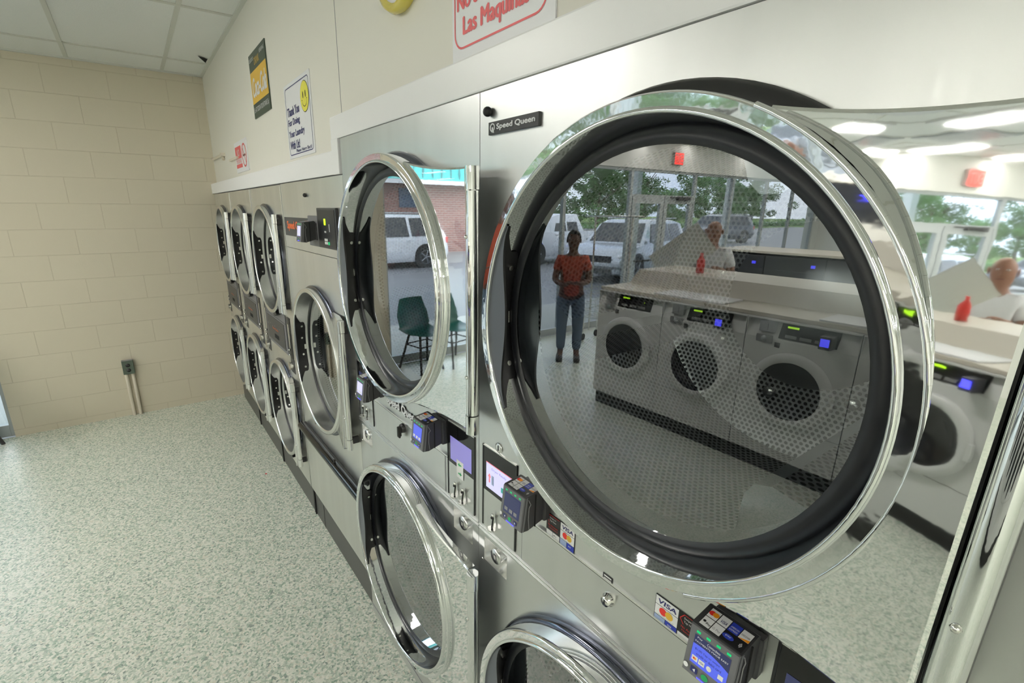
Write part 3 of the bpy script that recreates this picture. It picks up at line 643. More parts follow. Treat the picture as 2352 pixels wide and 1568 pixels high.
def big_stack(xleft, W, cxu, label, idx):
    root = thing('stacked_dryer', label, 'dryer', (xleft, 0, 0), pi, 'polished stacked dryers near the camera')
    H = 2.07; czu, czl, R, D = 1.613, .597, .369, .07
    b = MB()
    hole_panel(b, .0012, 1.138, W-.0012, H, cxu, czu, R-.035, 0, 'steel_panel'); VL, VR = (.028, .905, .128, .978), (W-.130, .912, W-.030, .988)
    cut_panel(b, .0012, 0.005, W-.0012, .9995, cxu, czl, R-.035, [VL, VR], 0, 'steel_panel')
    b.face([(.0012, 0, .9995), (W-.0012, 0, .9995), (W-.0012, 0, 1.138), (.0012, 0, 1.138)], 'steel_panel')
    b.box((.0012, .001, .005), (.004, 1.0, H), 'dryer_side'); b.box((W-.004, .001, .005), (W-.0012, 1.0, H), 'dryer_side'); b.box((.004, .95, .005), (W-.004, 1.0, H), 'dryer_side')
    b.box((.004, .001, H-.003), (W-.004, .95, H), 'dryer_side'); b.box((.004, .002, .005), (W-.004, .95, .02), 'dryer_side'); b.box((.004, .30, 1.02), (W-.004, .95, 1.1), 'dryer_side')
    b.box((.0012, -.002, .05), (W-.0012, 0, .052), 'grey_text')
    b.build('cabinet', root)
    for cz in (czu, czl):
        drum(root, cxu, cz, R-.03, .62, 8 if idx and cz > 1 else 0)
        sb = .018 if idx and cz > 1 else .004
        s = MB(); s.lathe((cxu, 0, cz), [(R+sb, 0), (R+sb+.003, -.010), (R+sb-.003, -.020), (R-.006, -.022), (R-.03, -.011)], 'dark_chrome' if cz < 1 or not idx else 'hub_black', 96); s.build('door_seal', root)
        d = dryer_door(root, cxu, cz, R, D, W-.020 if idx else W+.032, .300, 64, 'chrome', 'chrome_plate', 'chrome', True, hd=None if idx else .058)
    # mid band: two raised rails, lint door, vents
    r = MB()
    for z, t in ((1.003, .003), (.9925, .002)): r.box((.002, -.004, z-t/2), (W-.002, 0, z+t/2), 'steel_satin', .001)
    r.build('mid_rail', root)
    l = MB(); lx0, lx1 = .186, .700
    l.box((lx0, -.002, 1.012), (lx1, 0, 1.132), 'steel_panel', .0015); l.box((lx0-.003, -.0006, 1.009), (lx1+.003, 0, 1.0125), 'grey_text'); l.box((lx0-.003, -.0006, 1.009), (lx0, 0, 1.132), 'grey_text'); l.box((lx1, -.0006, 1.009), (lx1+.003, 0, 1.132), 'grey_text')
    l.box((lx0, -.004, 1.132), (lx1+.02, 0, 1.136), 'black'); l.box((lx0, -.005, 1.1345), (lx1+.02, 0, 1.139), 'steel_satin')
    ld = l.build('lint_door', root)
    k = MB(); kx = .453 if idx else .425
    if idx:
        k.lathe((kx, 0, 1.098), [(.014, -.002), (.014, -.006), (.010, -.009), (.010, -.016), (.0005, -.017)], 'chrome_small', 24); k.box((kx-.0015, -.0178, 1.093), (kx+.0015, -.0165, 1.104), 'black')
    else:
        k.lathe((kx, 0, 1.112), [(.017, -.002), (.015, -.012), (.0005, -.013)], 'black', 24); k.box((kx-.004, -.026, 1.085), (kx+.006, -.012, 1.122), 'black', .003); k.box((kx-.012, -.02, 1.078), (kx+.002, -.014, 1.092), 'black', .002)
    k.build('lint_door_lock', ld)
    for c0 in (0, 1):
        x0 = .023 if not c0 else .720
        if idx: 
            if c0: control_panel(root, W-.158, W-.022, 1.018, 1.25, 'lcd_dark', [W-.10], False)
            else: control_panel(root, x0, x0+.135, 1.018, 1.25, 'lcd_pale', [x0+.052], arrows=True)
        else: control_panel(root, x0, x0+.135, 1.018, 1.25, 'lcd_violet' if c0 else 'lcd_dark', [x0+.046, x0+.087] if c0 else [x0+.05, x0+.09], bool(c0))
    vault(root, *VL); vault(root, *VR)
    reader(root, .197, 1.171, 'lcd_dark' if idx else 'lcd_pale'); rr = reader(root, W-.253 if idx else .637, 1.171, 'lcd_blue', rich=bool(idx))
    # key lock above the left control panel
    q = MB(); q.lathe((.088, 0, 1.268), [(.013, -.0005), (.013, -.003), (.009, -.004), (.0005, -.004)], 'steel_satin', 24); q.box((.0865, -.0048, 1.261), (.0895, -.004, 1.275), 'black'); q.build('key_lock', root)
    if idx:
        q = MB(); q.ball((.039, -.008, 2.027), .010, 'black', 16); q.build('black_knob', root)
        q = MB(); x0, x1, z0, z1 = .040, .200, 1.981, 2.006
        q.box((x0, -.006, z0), (x1, 0, z1), 'black', .001); q.bold('Speed Queen', x0+.030, -.0066, z0+.006, .013, 'bezel_light', wd=.120, k=.10); q.bold('Speed Queen', x0+.030, -.0070, z0+.006, .013, 'paper_white', wd=.120, k=.04)
        q.lathe((x0+.015, 0, z0+.0135), [(.0085, -.0064), (.0085, -.0070), (.006, -.0070), (.006, -.0064)], 'paper_white', 20); q.box((x0+.013, -.0070, z0+.004), (x0+.018, -.0064, z0+.014), 'paper_white'); q.box((x0+.018, -.0070, z0+.003), (x0+.021, -.0064, z0+.006), 'paper_white')
        q.build('nameplate', root)
        pay_decal(root, .267, 1.136); pay_decal(root, .550, 1.131, flip=True, w=.092)
        q = MB(); q.box((.432, -.0012, 1.138), (.456, 0, 1.146), 'black'); q.box((.435, -.0015, 1.1405), (.453, -.0012, 1.1435), 'white'); q.build('small_label', root)
    else:
        q = MB(); q.bold('Speed Queen', .300, -.004, 1.160, .036, 'paper_white', wd=.235, k=.05); q.bold('Speed Queen', .303, -.002, 1.157, .037, 'black', wd=.236, k=.10); q.build('brand_lettering', root)
    for (x, z) in ((.02, .9), (.02, .25)):
        q = MB(); q.lathe((x, 0, z), [(.004, -.0005), (.003, -.002), (.0005, -.0022)], 'chrome_small', 10); q.build('screw', root)
    if not idx: q = MB(); q.prism([(.415, .07), (.440, .07), (.420, .115)], -.004, 0, 'black'); q.build('rubber_foot', root)
    return root

sA = big_stack(.945, .905, .474, 'polished steel stacked dryer with the large mirror-like door nearest the camera', 1)
sB = big_stack(1.820, .875, .446, 'polished steel stacked dryer beside the step in the white trim, mirroring a white car', 0)

# ---- large single dryer
def large_single():
    xl, W, H = 2.735, .915, 1.948
    root = thing('large_dryer', 'tall brushed steel single dryer with orange lettering strip and black lower handle bar', 'dryer', (xl, 0, 0), pi)
    cx, cz, R, D = .468, 1.125, .352, .045
    b = MB(); hole_panel(b, .0015, .45, W-.0015, 1.635, cx, cz, R-.018, 0, 'steel_far')
    b.face([(.0015, 0, 1.6375), (W-.0015, 0, 1.6375), (W-.0015, 0, H), (.0015, 0, H)], 'steel_far'); b.face([(.0015, 0, .20), (W-.0015, 0, .20), (W-.0015, 0, .45), (.0015, 0, .45)], 'steel_far')
    b.box((.0015, .001, .2), (.004, .95, H), 'dryer_side'); b.box((W-.004, .001, .2), (W-.0015, .95, H), 'dryer_side'); b.box((.004, .001, H-.003), (W-.004, .95, H), 'dryer_side'); b.box((.004, .93, .2), (W-.004, .95, H), 'dryer_side')
    b.box((.0015, .003, 1.6352), (W-.0015, .005, 1.6372), 'black'); b.build('cabinet', root)
    drum(root, cx, cz, R-.03, .62, ys=.040)
    s = MB(); s.lathe((cx, 0, cz), [(R+.010, 0), (R+.012, -.010), (R+.006, -.018), (R-.012, -.010)], 'dark_chrome', 72); s.build('door_seal', root)
    d = dryer_door(root, cx, cz, R, D, W-.045, .275, 52, 'steel_satin', 'steel_satin', 'steel_satin', False)
    for k in (-1, 1):
        g = MB(); g.prism([(cx+R*.99*cos(rad(236)), cz+R*.99*sin(rad(236)))]*1+[(cx-.14+.03*k, cz-R-.002), (cx-.10+.03*k, cz-R-.022)], -.03, -.005, 'black') if k < 0 else None
        if k < 0: g.build('latch', d)
    q = MB(); q.box((.035, -.006, 1.697), (.452, 0, 1.787), 'charcoal', .002); q.bold('Speed Queen', .09, -.0068, 1.722, .046, 'orange', wd=.30, k=.06); q.build('brand_strip', root)
    q = MB(); q.box((.47, -.012, 1.672), (.608, 0, 1.80), 'bezel', .003); q.build('reader_mount', root)
    q = MB(); q.box((.606, -.012, 1.672), (.84, 0, 1.832), 'charcoal', .003); q.box((.616, -.0135, 1.680), (.83, -.012, 1.824), 'black'); 
    q.build('control_box', root)
    s = MB(); s.box((.70, -.0145, 1.765), (.72, -.0137, 1.79), 'led_yellowgreen'); s.box((.70, -.0145, 1.735), (.706, -.0137, 1.742), 'white'); s.box((.712, -.0145, 1.735), (.718, -.0137, 1.742), 'white'); s.box((.76, -.0145, 1.74), (.765, -.0137, 1.77), 'white')
    for i in range(2):
        for j in range(2): s.box((.695+.02*i, -.0145, 1.702-.013*j), (.711+.02*i, -.0137, 1.712-.013*j), 'white')
    s.box((.738, -.0145, 1.688), (.754, -.0137, 1.700), 'green_led'); s.build('keypad', root)
    reader(root, .515, 1.695, 'lcd_pale')
    q = MB(); q.ball((.439, -.006, 1.886), .009, 'black', 14); q.build('black_knob', root)
    q = MB(); q.cyl((.03, -.026, .628), (.955, -.026, .628), .022, 'black_gloss', 24); q.box((.03, -.03, .63), (.91, -.002, .645), 'black')
    q.cyl((.60, -.026, .648), (.60, -.026, .664), .006, 'black', 10); q.build('lint_drawer_handle', root)
    q = MB(); q.box((.0, .018, 0), (W, .03, .195), 'kick'); q.box((0, .002, .193), (W, .03, .2), 'black'); q.box((W-.004, .004, 0), (W, .03, .195), 'black'); q.box((.16, .016, .0), (.163, .02, .19), 'black'); q.build('kick_plate', root)
large_single()

# ---- three stacked dryers at the far end
def far_stack():
    W, H = .793, 1.946
    root = thing('stacked_dryer', 'x', 'dryer', (3.53, 0, 0), pi, 'satin stacked dryers at the far end')
    cx, czu, czl, R, D = .392, 1.532, .588, .314, .04
    b = MB()
    hole_panel(b, .0025, 1.20, W-.0025, H, cx, czu, R-.018, 0, 'steel_far'); hole_panel(b, .0025, .20, W-.0025, .97, cx, czl, R-.018, 0, 'steel_far')
    b.face([(.0025, 0, .97), (W-.0025, 0, .97), (W-.0025, 0, 1.2), (.0025, 0, 1.2)], 'steel_far')
    b.box((.0025, .001, .2), (.005, .95, H), 'dryer_side'); b.box((W-.005, .001, .2), (W-.0025, .95, H), 'dryer_side'); b.box((.005, .001, H-.003), (W-.005, .95, H), 'dryer_side'); b.box((.005, .93, .2), (W-.005, .95, H), 'dryer_side')
    b.box((W-.006, -.004, .2), (W-.0015, .0, H), 'steel_satin'); b.build('cabinet', root)
    for cz in (czu, czl):
        drum(root, cx, cz, R-.035, .55, ys=.040)
        s = MB(); s.lathe((cx, 0, cz), [(R+.008, 0), (R+.010, -.008), (R+.004, -.014), (R-.012, -.008)], 'dark_chrome', 64); s.build('door_seal', root)
        d = dryer_door(root, cx, cz, R, D, W-.075, .262, 55, 'steel_satin', 'steel_satin', 'steel_satin', False)
        g = MB(); g.prism([(cx+.03, cz-R-.004), (cx+.10, cz-R+.018), (cx+.12, cz-R+.005), (cx+.05, cz-R-.016)], -.03, -.005, 'black'); g.build('latch', d)
    # control band
    q = MB(); z0, z1 = .985, 1.228
    q.box((.085, -.006, z0), (.60, 0, z1), 'bezel', .003); q.box((.085, -.0072, 1.175), (.60, -.006, 1.178), 'black'); q.box((.12, -.0085, z0+.02), (.56, -.006, 1.165), 'charcoal', .002)
    q.text('Speed Queen', .26, -.0092, 1.085, .016, 'orange', wd=.15); q.box((.30, -.0095, 1.035), (.40, -.0085, 1.06), 'dark_hole')
    for i in range(6): q.box((.14+.06*i, -.0092, 1.10+.01*(i % 2)), (.146+.06*i, -.0085, 1.106+.01*(i % 2)), 'grey_text')
    q.build('control_panel', root)
    for x in (.03, .63):
        c = MB(); c.box((x, -.003, z0), (x+.045, 0, z1), 'black'); c.box((x+.012, -.006, z0+.06), (x+.034, -.003, z1-.04), 'chrome_small', .001); c.ball((x+.022, -.010, z0+.05), .007, 'chrome_small', 10); c.ball((x+.022, -.010, z0+.02), .006, 'chrome_small', 10); 
        c.box((x+.05, -.003, z0), (x+.062, 0, z1), 'black'); c.build('coin_slide_panel', root)
        v = MB(); v.box((x-.005, -.002, .895), (x+.07, 0, .982), 'charcoal'); v.cyl((x+.03, 0, .94), (x+.03, -.022, .94), .024, 'chrome_small', 20); v.build('coin_vault', root)
    q = MB(); q.box((.0, .018, 0), (W, .03, .195), 'kick'); q.box((0, .002, .193), (W, .03, .2), 'black'); q.box((W-.03, .012, 0), (W-.022, .02, .195), 'black'); q.box((W-.008, .010, 0), (W, .02, .195), 'black'); q.build('kick_plate', root)
    return root
proto = far_stack()
proto['label'] = 'satin stacked dryer between the single dryer and its two twins'
for x, l in ((4.325, 'middle one of the three satin stacked dryers at the far end'), (5.118, 'satin stacked dryer closest to the cream block wall')):
    c = dup(proto); c.location = (x, 0, 0); c['label'] = l

# dryers continuing past the camera (seen edge-on at the frame's side)
def next_stack():
    root = thing('stacked_dryer', 'brushed steel dryer cabinet standing past the hinge side of the nearest big door', 'dryer', (.037, 0, 0), pi)
    b = MB(); b.box((.002, 0, .005), (.90, 1.0, 2.07), 'steel_panel', .003); b.build('cabinet', root)
    q = MB(); q.box((.10, -.002, 1.15), (.5, 0, 1.152), 'grey_text'); q.build('mid_rail', root)
next_stack()
#MORE
# ---------------------------------------------------------------- ceiling lights (two-tube troffers in the grid)
def troffer(hl, x, y, label, group):
    L = thing('ceiling_light', label, 'ceiling light', (x, y, ZC-.006), 0, group)
    b = MB(); b.box((-hl, -.295, -.012), (hl, -.265, 0), 'white'); b.box((-hl, .265, -.012), (hl, .295, 0), 'white'); b.box((-hl, -.265, -.012), (-hl+.03, .265, 0), 'white'); b.box((hl-.03, -.265, -.012), (hl, .265, 0), 'white'); b.build('frame', L)
    b = MB(); b.box((-hl+.03, -.13, -.009), (hl-.03, .13, -.003), 'lamp_diffuser'); b.box((-hl+.03, -.265, -.009), (hl-.03, -.13, -.002), 'white'); b.box((-hl+.03, .13, -.009), (hl-.03, .265, -.002), 'white'); b.build('diffuser', L); return L
P0 = None
cols = {1.72: 'nearest the storefront', -.72: 'second from the storefront', -3.16: 'third from the storefront', -5.6: 'at the back of the room'}
for y, where in ((5.435, 'just past the washer island'), (7.265, 'over the black washers'), (9.095, 'second row past the black washers'), (10.925, 'row farthest from the dryers')):
    for x, c_ in cols.items():
        if P0 is None: L = P0 = troffer(.60, x, y, '', 'long ceiling lights')
        else: L = dup(P0); L.location = (x, y, ZC-.006)
        L['label'] = 'long recessed ceiling light %s, %s' % (where, c_)
for x, l in ((2.94, 'long recessed ceiling light over the aisle in front of the tall single dryer'), (-1.94, 'long recessed ceiling light over the aisle, second from the back of the room'), (-4.38, 'long recessed ceiling light over the aisle, at the back of the room')):
    L = dup(P0); L.location = (x, 1.775, ZC-.006); L['label'] = l
P1 = None
for y, where in ((4.825, 'nearest the washer island'), (6.045, 'middle row by the entrance'), (7.265, 'third row by the entrance'), (9.095, 'farthest row by the storefront')):
    for x, c_ in ((4.84, 'right against the storefront'), (3.58, 'one tile in from the storefront')):
        if P1 is None: L = P1 = troffer(.34, x, y, '', 'short ceiling lights')
        else: L = dup(P1); L.location = (x, y, ZC-.006)
        L['label'] = 'short recessed ceiling light %s, %s' % (where, c_)
for (x, y, l) in ((3.50, 3.90, 'square ceiling air vent between the ceiling lights, closer to the dryers'), (4.22, 5.44, 'square ceiling air vent between the ceiling lights, farther from the dryers')):
    v = thing('ceiling_vent', l, 'air vent', (x, y, ZC-.006)); b = MB(); b.box((-.29, -.29, -.012), (.29, .29, 0), 'alu', .003); b.build('frame', v)
    for i in range(4): b = MB(); r = .25-.055*i; b.rrect(-r, -r, r, r, .01, 0, .02, 'white'); [vv.__setitem__(slice(None), (vv.x, vv.z, -.018-.004*i)) for vv in b.v]; b.build('louvre', v)

# ---------------------------------------------------------------- signs on the bulkhead wall. frame turned 180 degrees: local x = -world x
def sign(name, label, x_left, z0, w, h, cat='sign'):
    return thing(name, label, cat, (x_left, YW, z0), pi)
t = sign('poster', 'green and yellow soda advertising poster on the cream wall', 3.325, 2.332, .40, .325, 'poster')
b = MB(); b.box((0, -.006, 0), (.40, 0, .325), 'dark_green', .001); b.box((.006, -.0068, .075), (.394, -.006, .235), 'amber'); b.build('board', t)
b = MB(); b.bold('Coca-Cola', .03, -.0076, .105, .095, 'paper_white', wd=.34, shear=.25); b.build('brand_lettering', t)
b = MB(); b.text('DRINK', .14, -.0076, .255, .035, 'amber', wd=.12); b.text('DELICIOUS', .02, -.0076, .285, .018, 'paper_white', wd=.10); b.text('REFRESHING', .28, -.0076, .285, .018, 'paper_white', wd=.10); b.build('header_lettering', t)
b = MB(); b.text('5\u00a2 AT SODA FOUNTAINS 5\u00a2', .02, -.0076, .022, .032, 'paper_white', wd=.36); b.build('lettering', t)
t = sign('thank_you_sign', 'white thank-you sign with a yellow smiling face above the far machines', 2.655, 2.062, .41, .32)
b = MB(); b.box((0, -.004, 0), (.41, 0, .322), 'paper_white', .001); b.build('board', t)
b = MB(); b.rrect(.016, .014, .394, .306, .02, -.0046, .004, 'navy'); b.build('border', t)
b = MB()
for s_, z, wd in (('Thank You', .185, .195), ('For Doing', .135, .19), ('Your Laundry', .085, .25), ('With Us!', .040, .16)): b.bold(s_, .035, -.0048, z, .036, 'navy', wd=wd, k=.05)
b.bold('Please Hurry Back!', .125, -.0048, .018, .018, 'navy', wd=.245, shear=.35, k=.02); b.build('lettering', t)
b = MB(); b.disc((.325, -.0048, .232), .062, 'black', 40); b.disc((.325, -.0054, .232), .0595, 'yellow', 40)
for dx in (-.018, .018): b.face([(.325+dx+.006*cos(a), -.0060, .240+.014*sin(a)) for a in [2*pi*i/16 for i in range(16)]], 'black')
arc = [(.325+.036*cos(a), .225+.030*sin(a)) for a in [pi+.15+(pi-.3)*i/14 for i in range(15)]]
for i in range(14): b.face([(arc[i][0], -.0060, arc[i][1]), (arc[i+1][0], -.0060, arc[i+1][1]), (arc[i+1][0], -.0060, arc[i+1][1]-.003), (arc[i][0], -.0060, arc[i][1]-.003)], 'black')
for sx in (-1, 1): b.box((.325+sx*.036-.004, -.0062, .219), (.325+sx*.036+.004, -.0058, .2215), 'black')
b.build('smiling_face', t)
t = sign('no_smoking_sign', 'small red and white no-smoking sign above the farthest dryers', 4.105, 2.072, .43, .20)
b = MB(); b.box((0, -.006, 0), (.43, 0, .20), 'paper_white', .001); b.box((.02, -.0066, .03), (.235, -.006, .17), 'sign_red'); b.build('board', t)
b = MB(); b.text('NO', .085, -.0072, .105, .045, 'paper_white', wd=.085); b.box((.02, -.0069, .055), (.235, -.0066, .09), 'paper_white'); b.text('SMOKING', .035, -.0074, .06, .026, 'sign_red', wd=.185); b.build('lettering', t)
b = MB(); b.lathe((.335, 0, .10), [(.075, -.0066), (.075, -.007), (.064, -.007), (.064, -.0066)], 'sign_red', 40); b.face([(.285, -.0072, .15), (.293, -.0072, .156), (.385, -.0072, .05), (.377, -.0072, .044)], 'sign_red'); b.box((.29, -.0069, .094), (.37, -.0066, .106), 'black'); b.box((.372, -.0069, .094), (.38, -.0066, .106), 'sign_red'); b.build('smoking_symbol', t)
t = sign('overload_warning_sign', 'large white sign with red Spanish lettering and red rounded border', 1.120, 2.163, .36, .50)
b = MB(); b.box((0, -.004, 0), (.358, 0, .50), 'paper_white', .001); b.build('board', t)
b = MB(); b.rrect(.010, .026, .338, .47, .036, -.0047, .0045, 'sign_red'); b.build('border', t)
b = MB(); b.box((.024, -.0047, .158), (.32, -.004, .24), 'sign_red', .004); b.build('red_band', t)
b = MB(); b.bold('No Sobre Cargue', .024, -.0048, .096, .044, 'sign_red', wd=.305, k=.05); b.bold('Las Maquinas', .048, -.0048, .044, .046, 'sign_red', wd=.235, k=.05); b.build('lettering', t)
# wall clock, mostly above the frame
t = thing('wall_clock', 'round yellow wall clock with a glossy rim, cut off by the upper edge', 'clock', (1.372, YW, 2.465), pi)
b = MB(); b.lathe((0, 0, 0), [(.118, 0), (.124, -.014), (.118, -.030), (.106, -.034), (.098, -.024)], 'clock_yellow', 48); b.build('rim', t)
b = MB(); b.disc((0, -.022, 0), .10, 'paper_white', 40); b.build('clock_face', t); b = MB(); b.box((-.003, -.026, -.01), (.003, -.024, .07), 'black'); b.build('minute_hand', t); b = MB(); b.box((-.01, -.026, -.003), (.05, -.024, .003), 'black'); b.build('hour_hand', t)
# conduit stub in the corner
b = MB(); b.tube([(5.18, YW+.012, 2.245), (4.62, YW+.012, 2.238), (4.60, YW+.012, 2.20)], .011, 'pvc', 10); b.box((4.56, YW, 2.225), (4.62, YW+.03, 2.25), 'pvc'); o = b.build('wall_conduit'); tag(o, 'thin cream conduit on the bulkhead wall in the far corner', 'pipe')
b = MB(); b.box((3.98, YW, 2.165), (4.30, YW+.02, 2.18), 'pvc'); o = b.build('wall_conduit'); tag(o, 'short cream pipe poking out from behind the no-smoking sign', 'pipe')
# small crack in wall
# outlet with two conduits on the block wall (x = XF, facing -x)
t = thing('wall_outlet', 'dark green duplex outlet box low on the cream block wall', 'outlet', (XF, .868, .46), rad(90)*-1)
b = MB(); b.box((-.042, -.05, -.062), (.042, -.001, .062), 'outlet_green', .003); b.build('box', t); b = MB(); b.face([(-.04, -.05, .0625), (.04, -.05, .0625), (.04, -.003, .0625), (-.04, -.003, .0625)], 'bezel_light'); b.build('lid', t)
for z in (-.024, .02):
    b = MB(); b.lathe((0, 0, z), [(.017, -.050), (.016, -.0525), (.0005, -.053)], 'black', 18); b.box((-.006, -.0538, z-.006), (-.004, -.0525, z+.005), 'bezel'); b.box((.004, -.0538, z-.006), (.006, -.0525, z+.005), 'bezel'); b.build('socket', t)
for x in (-.024, .024): b = MB(); b.cyl((x, -.022, -.46), (x, -.022, -.062), .014, 'pvc', 16); b.build('conduit', t)
for o in t.children: pass
b = MB(); b.box((0, 0, 0), (.014, .009, .003), 'red', .001); o = b.build('scrap', loc=(3.42, .13, 0)); o.rotation_euler = (0, 0, .6); tag(o, 'tiny red scrap lying on the speckled floor', 'scrap')

# ---------------------------------------------------------------- washers in the island. frame: x to the viewer's right, y into the machine, front faces -y
def washer(label, group):
    r = thing('front_load_washer', label, 'washer', (0, 0, 0), 0, group); W = .69; cx, cz = .345, .655
    b = MB(); hole_panel(b, .003, .14, W-.003, .985, cx, cz, .20, 0, 'washer_white'); b.box((.003, .001, .14), (.006, .75, 1.12), 'washer_white'); b.box((W-.006, .001, .14), (W-.003, .75, 1.12), 'washer_white'); b.box((.006, .74, .14), (W-.006, .75, 1.12), 'washer_white'); b.box((.006, .002, 1.112), (W-.006, .74, 1.12), 'washer_white')
    b.raw([(.003, 0, .985), (W-.003, 0, .985), (W-.003, .05, 1.12), (.003, .05, 1.12)], [(0, 1, 2, 3)], 'washer_white'); b.box((.003, -.001, .395), (W-.003, .0, .399), 'bezel'); b.box((0, .02, .14), (.003, .7, 1.1), 'bezel'); b.build('cabinet', r)
    sl = lambda z: (z-.985)/.135*.05
    q = MB(); q.raw([(.12, sl(1.0)-.004, 1.0), (.47, sl(1.0)-.004, 1.0), (.47, sl(1.10)-.004, 1.10), (.12, sl(1.1)-.004, 1.10)], [(0, 1, 2, 3)], 'black_gloss'); q.box((.36, sl(1.07)-.008, 1.075), (.43, sl(1.07)-.004, 1.088), 'led_yellowgreen'); q.box((.20, sl(1.07)-.008, 1.06), (.205, sl(1.07)-.004, 1.07), 'led_yellowgreen')
    for i in range(3): q.box((.18+.09*i, sl(1.02)-.008, 1.012), (.25+.09*i, sl(1.02)-.003, 1.032), 'bezel_light')
    q.build('control_panel', r)
    q = MB(); q.box((.50, -.004, 1.03), (.60, .03, 1.11), 'bezel_light', .003); q.box((.54, -.006, 1.045), (.545, -.004, 1.09), 'black'); q.build('coin_slot', r)
    q = MB(); q.box((.50, -.008, .955), (.61, 0, 1.01), 'bezel_light', .004); q.lathe((.555, 0, .982), [(.022, -.008), (.020, -.012), (.0005, -.013)], 'alu', 16); q.build('coin_vault', r)
    q = MB(); q.box((.45, -.004, .935), (.485, 0, .97), 'charcoal', .002); q.build('lock', r)
    d = MB(); d.lathe((cx, 0, cz), [(.262, 0), (.262, -.018), (.250, -.030), (.205, -.034), (.196, -.022)], 'washer_white', 56); dd = d.build('door', r)
    g = MB(); g.lathe((cx, 0, cz), [(.200, -.028), (.196, -.028), (.15, -.012), (.08, .004), (.0005, .010)], 'tub_glass', 48); g.build('door_glass', dd)
    g = MB(); g.box((.07, -.036, .60), (.10, -.012, .71), 'washer_white', .006); g.build('handle', dd)
    k = MB(); k.box((0, .05, 0), (W, .70, .14), 'hub_black'); k.build('plinth', r)
    return r
YI = 2.86
PW = washer('white front-load washer at the end of the island nearest the storefront', 'white washers in the island')
PW.location = (2.36, YI, 0)
# reader on one washer
for i, (x, l) in enumerate(((1.67, 'white front-load washer second from the storefront end of the island'), (.98, 'white front-load washer third from the storefront end of the island'), (.29, 'white front-load washer fourth from the storefront end of the island'),
                         (-.40, 'white front-load washer fifth from the storefront end of the island'), (-1.09, 'white front-load washer sixth from the storefront end of the island'), (-1.78, 'white front-load washer at the back end of the island'))):
    c = dup(PW); c.location = (x, YI, 0); c['label'] = l
    if i < 3:
        q = MB(); q.box((.13, -.08, 1.0), (.20, .01, 1.085), 'charcoal', .006); rd = q.build('card_reader', c); q = MB(); q.box((.14, -.084, 1.02), (.19, -.080, 1.07), 'lcd_bluebright'); q.build('display', rd)
# back-to-back row and the ridge over the island
t = thing('island_top', 'beige laminate folding ledge running along the top of the washer island', 'counter', (0, 0, 0))
b = MB(); b.box((-1.80, 2.86+.04, 1.121), (3.07, 4.14, 1.15), 'laminate_beige', .006); b.build('ledge', t)
b = MB(); b.raw([(-1.78, 3.30, 1.15), (-1.78, 3.38, 1.28), (-1.78, 3.98, 1.28), (-1.78, 4.06, 1.15), (3.06, 3.30, 1.15), (3.02, 3.38, 1.28), (3.02, 3.98, 1.28), (3.06, 4.06, 1.15)], [(0, 1, 5, 4), (1, 2, 6, 5), (2, 3, 7, 6), (4, 5, 6, 7), (0, 3, 2, 1)], 'laminate_beige'); b.build('raised_ridge', t)
for i in range(3):
    b = MB(); b.box((1.9-1.25*i, 2.92, 1.1502), (2.5-1.25*i, 3.22, 1.162), 'paper_white', .003); o = b.build('supply_lid'); tag(o, ['white soap lid on the ledge over the washers nearest the storefront', 'middle white soap lid on the washer ledge', 'white soap lid on the washer ledge at the far back'][i], 'lid', 'white soap lids on the washer ledge')
b = MB(); b.lathe((0, 0, 0), [(.0005, 0), (.035, 0), (.036, .11), (.014, .15), (.014, .18), (.0005, .18)], 'bottle_red', 20, 'z'); o = b.build('detergent_bottle', loc=(2.52, 3.6, 1.28)); tag(o, 'small red detergent bottle standing on the island ridge', 'bottle')
# second island of black machines
t = thing('black_washer', 'black-fronted washer by the storefront in the second island', 'washer', (3.55, 7.0, 0), 0, 'black washers in the second island')
b = MB(); b.box((0, 0, .12), (.80, .9, 1.2), 'hub_black', .01); b.raw([(0.02, -.002, 1.0), (.78, -.002, 1.0), (.78, .10, 1.22), (.02, .10, 1.22)], [(0, 1, 2, 3)], 'charcoal'); b.build('cabinet', t)
b = MB(); b.lathe((.4, 0, .6), [(.27, 0), (.27, -.03), (.22, -.04), (.20, -.02), (.0005, .0)], 'alu', 40); b.build('door', t); b = MB(); b.box((.0, .05, 0), (.8, .85, .12), 'black'); b.build('plinth', t)
b = MB(); b.box((.12, -.02, 1.07), (.17, .03, 1.11), 'lcd_bluebright'); b.build('display', t)
for i in range(4):
    c = dup(t); c.location = (2.74-.81*i, 7.0, 0); c['label'] = ['black-fronted washer second from the storefront in the second island', 'black-fronted washer third from the storefront in the second island', 'black-fronted washer fourth from the storefront in the second island', 'black-fronted washer fifth from the storefront in the second island'][i]
b = MB(); b.box((-.52, 7.02, 1.225), (4.36, 8.0, 1.26), 'laminate_beige', .005); o = b.build('counter_top'); tag(o, 'beige counter top lying over the black washers', 'counter')
# reading EXIT sign
t = thing('exit_sign', 'lit red exit sign above the glass entrance door', 'sign', (XF-.002, 7.0, 2.66), -pi/2)
b = MB(); b.box((-.13, -.05, -.10), (.13, 0, .10), 'exit_face', .006); b.build('housing', t); b = MB(); b.box((-.12, -.0505, -.09), (.12, -.05, .09), 'exit_red'); b.text('EXIT', -.10, -.052, -.065, .13, 'exit_face', wd=.20); b.build('lettering', t)

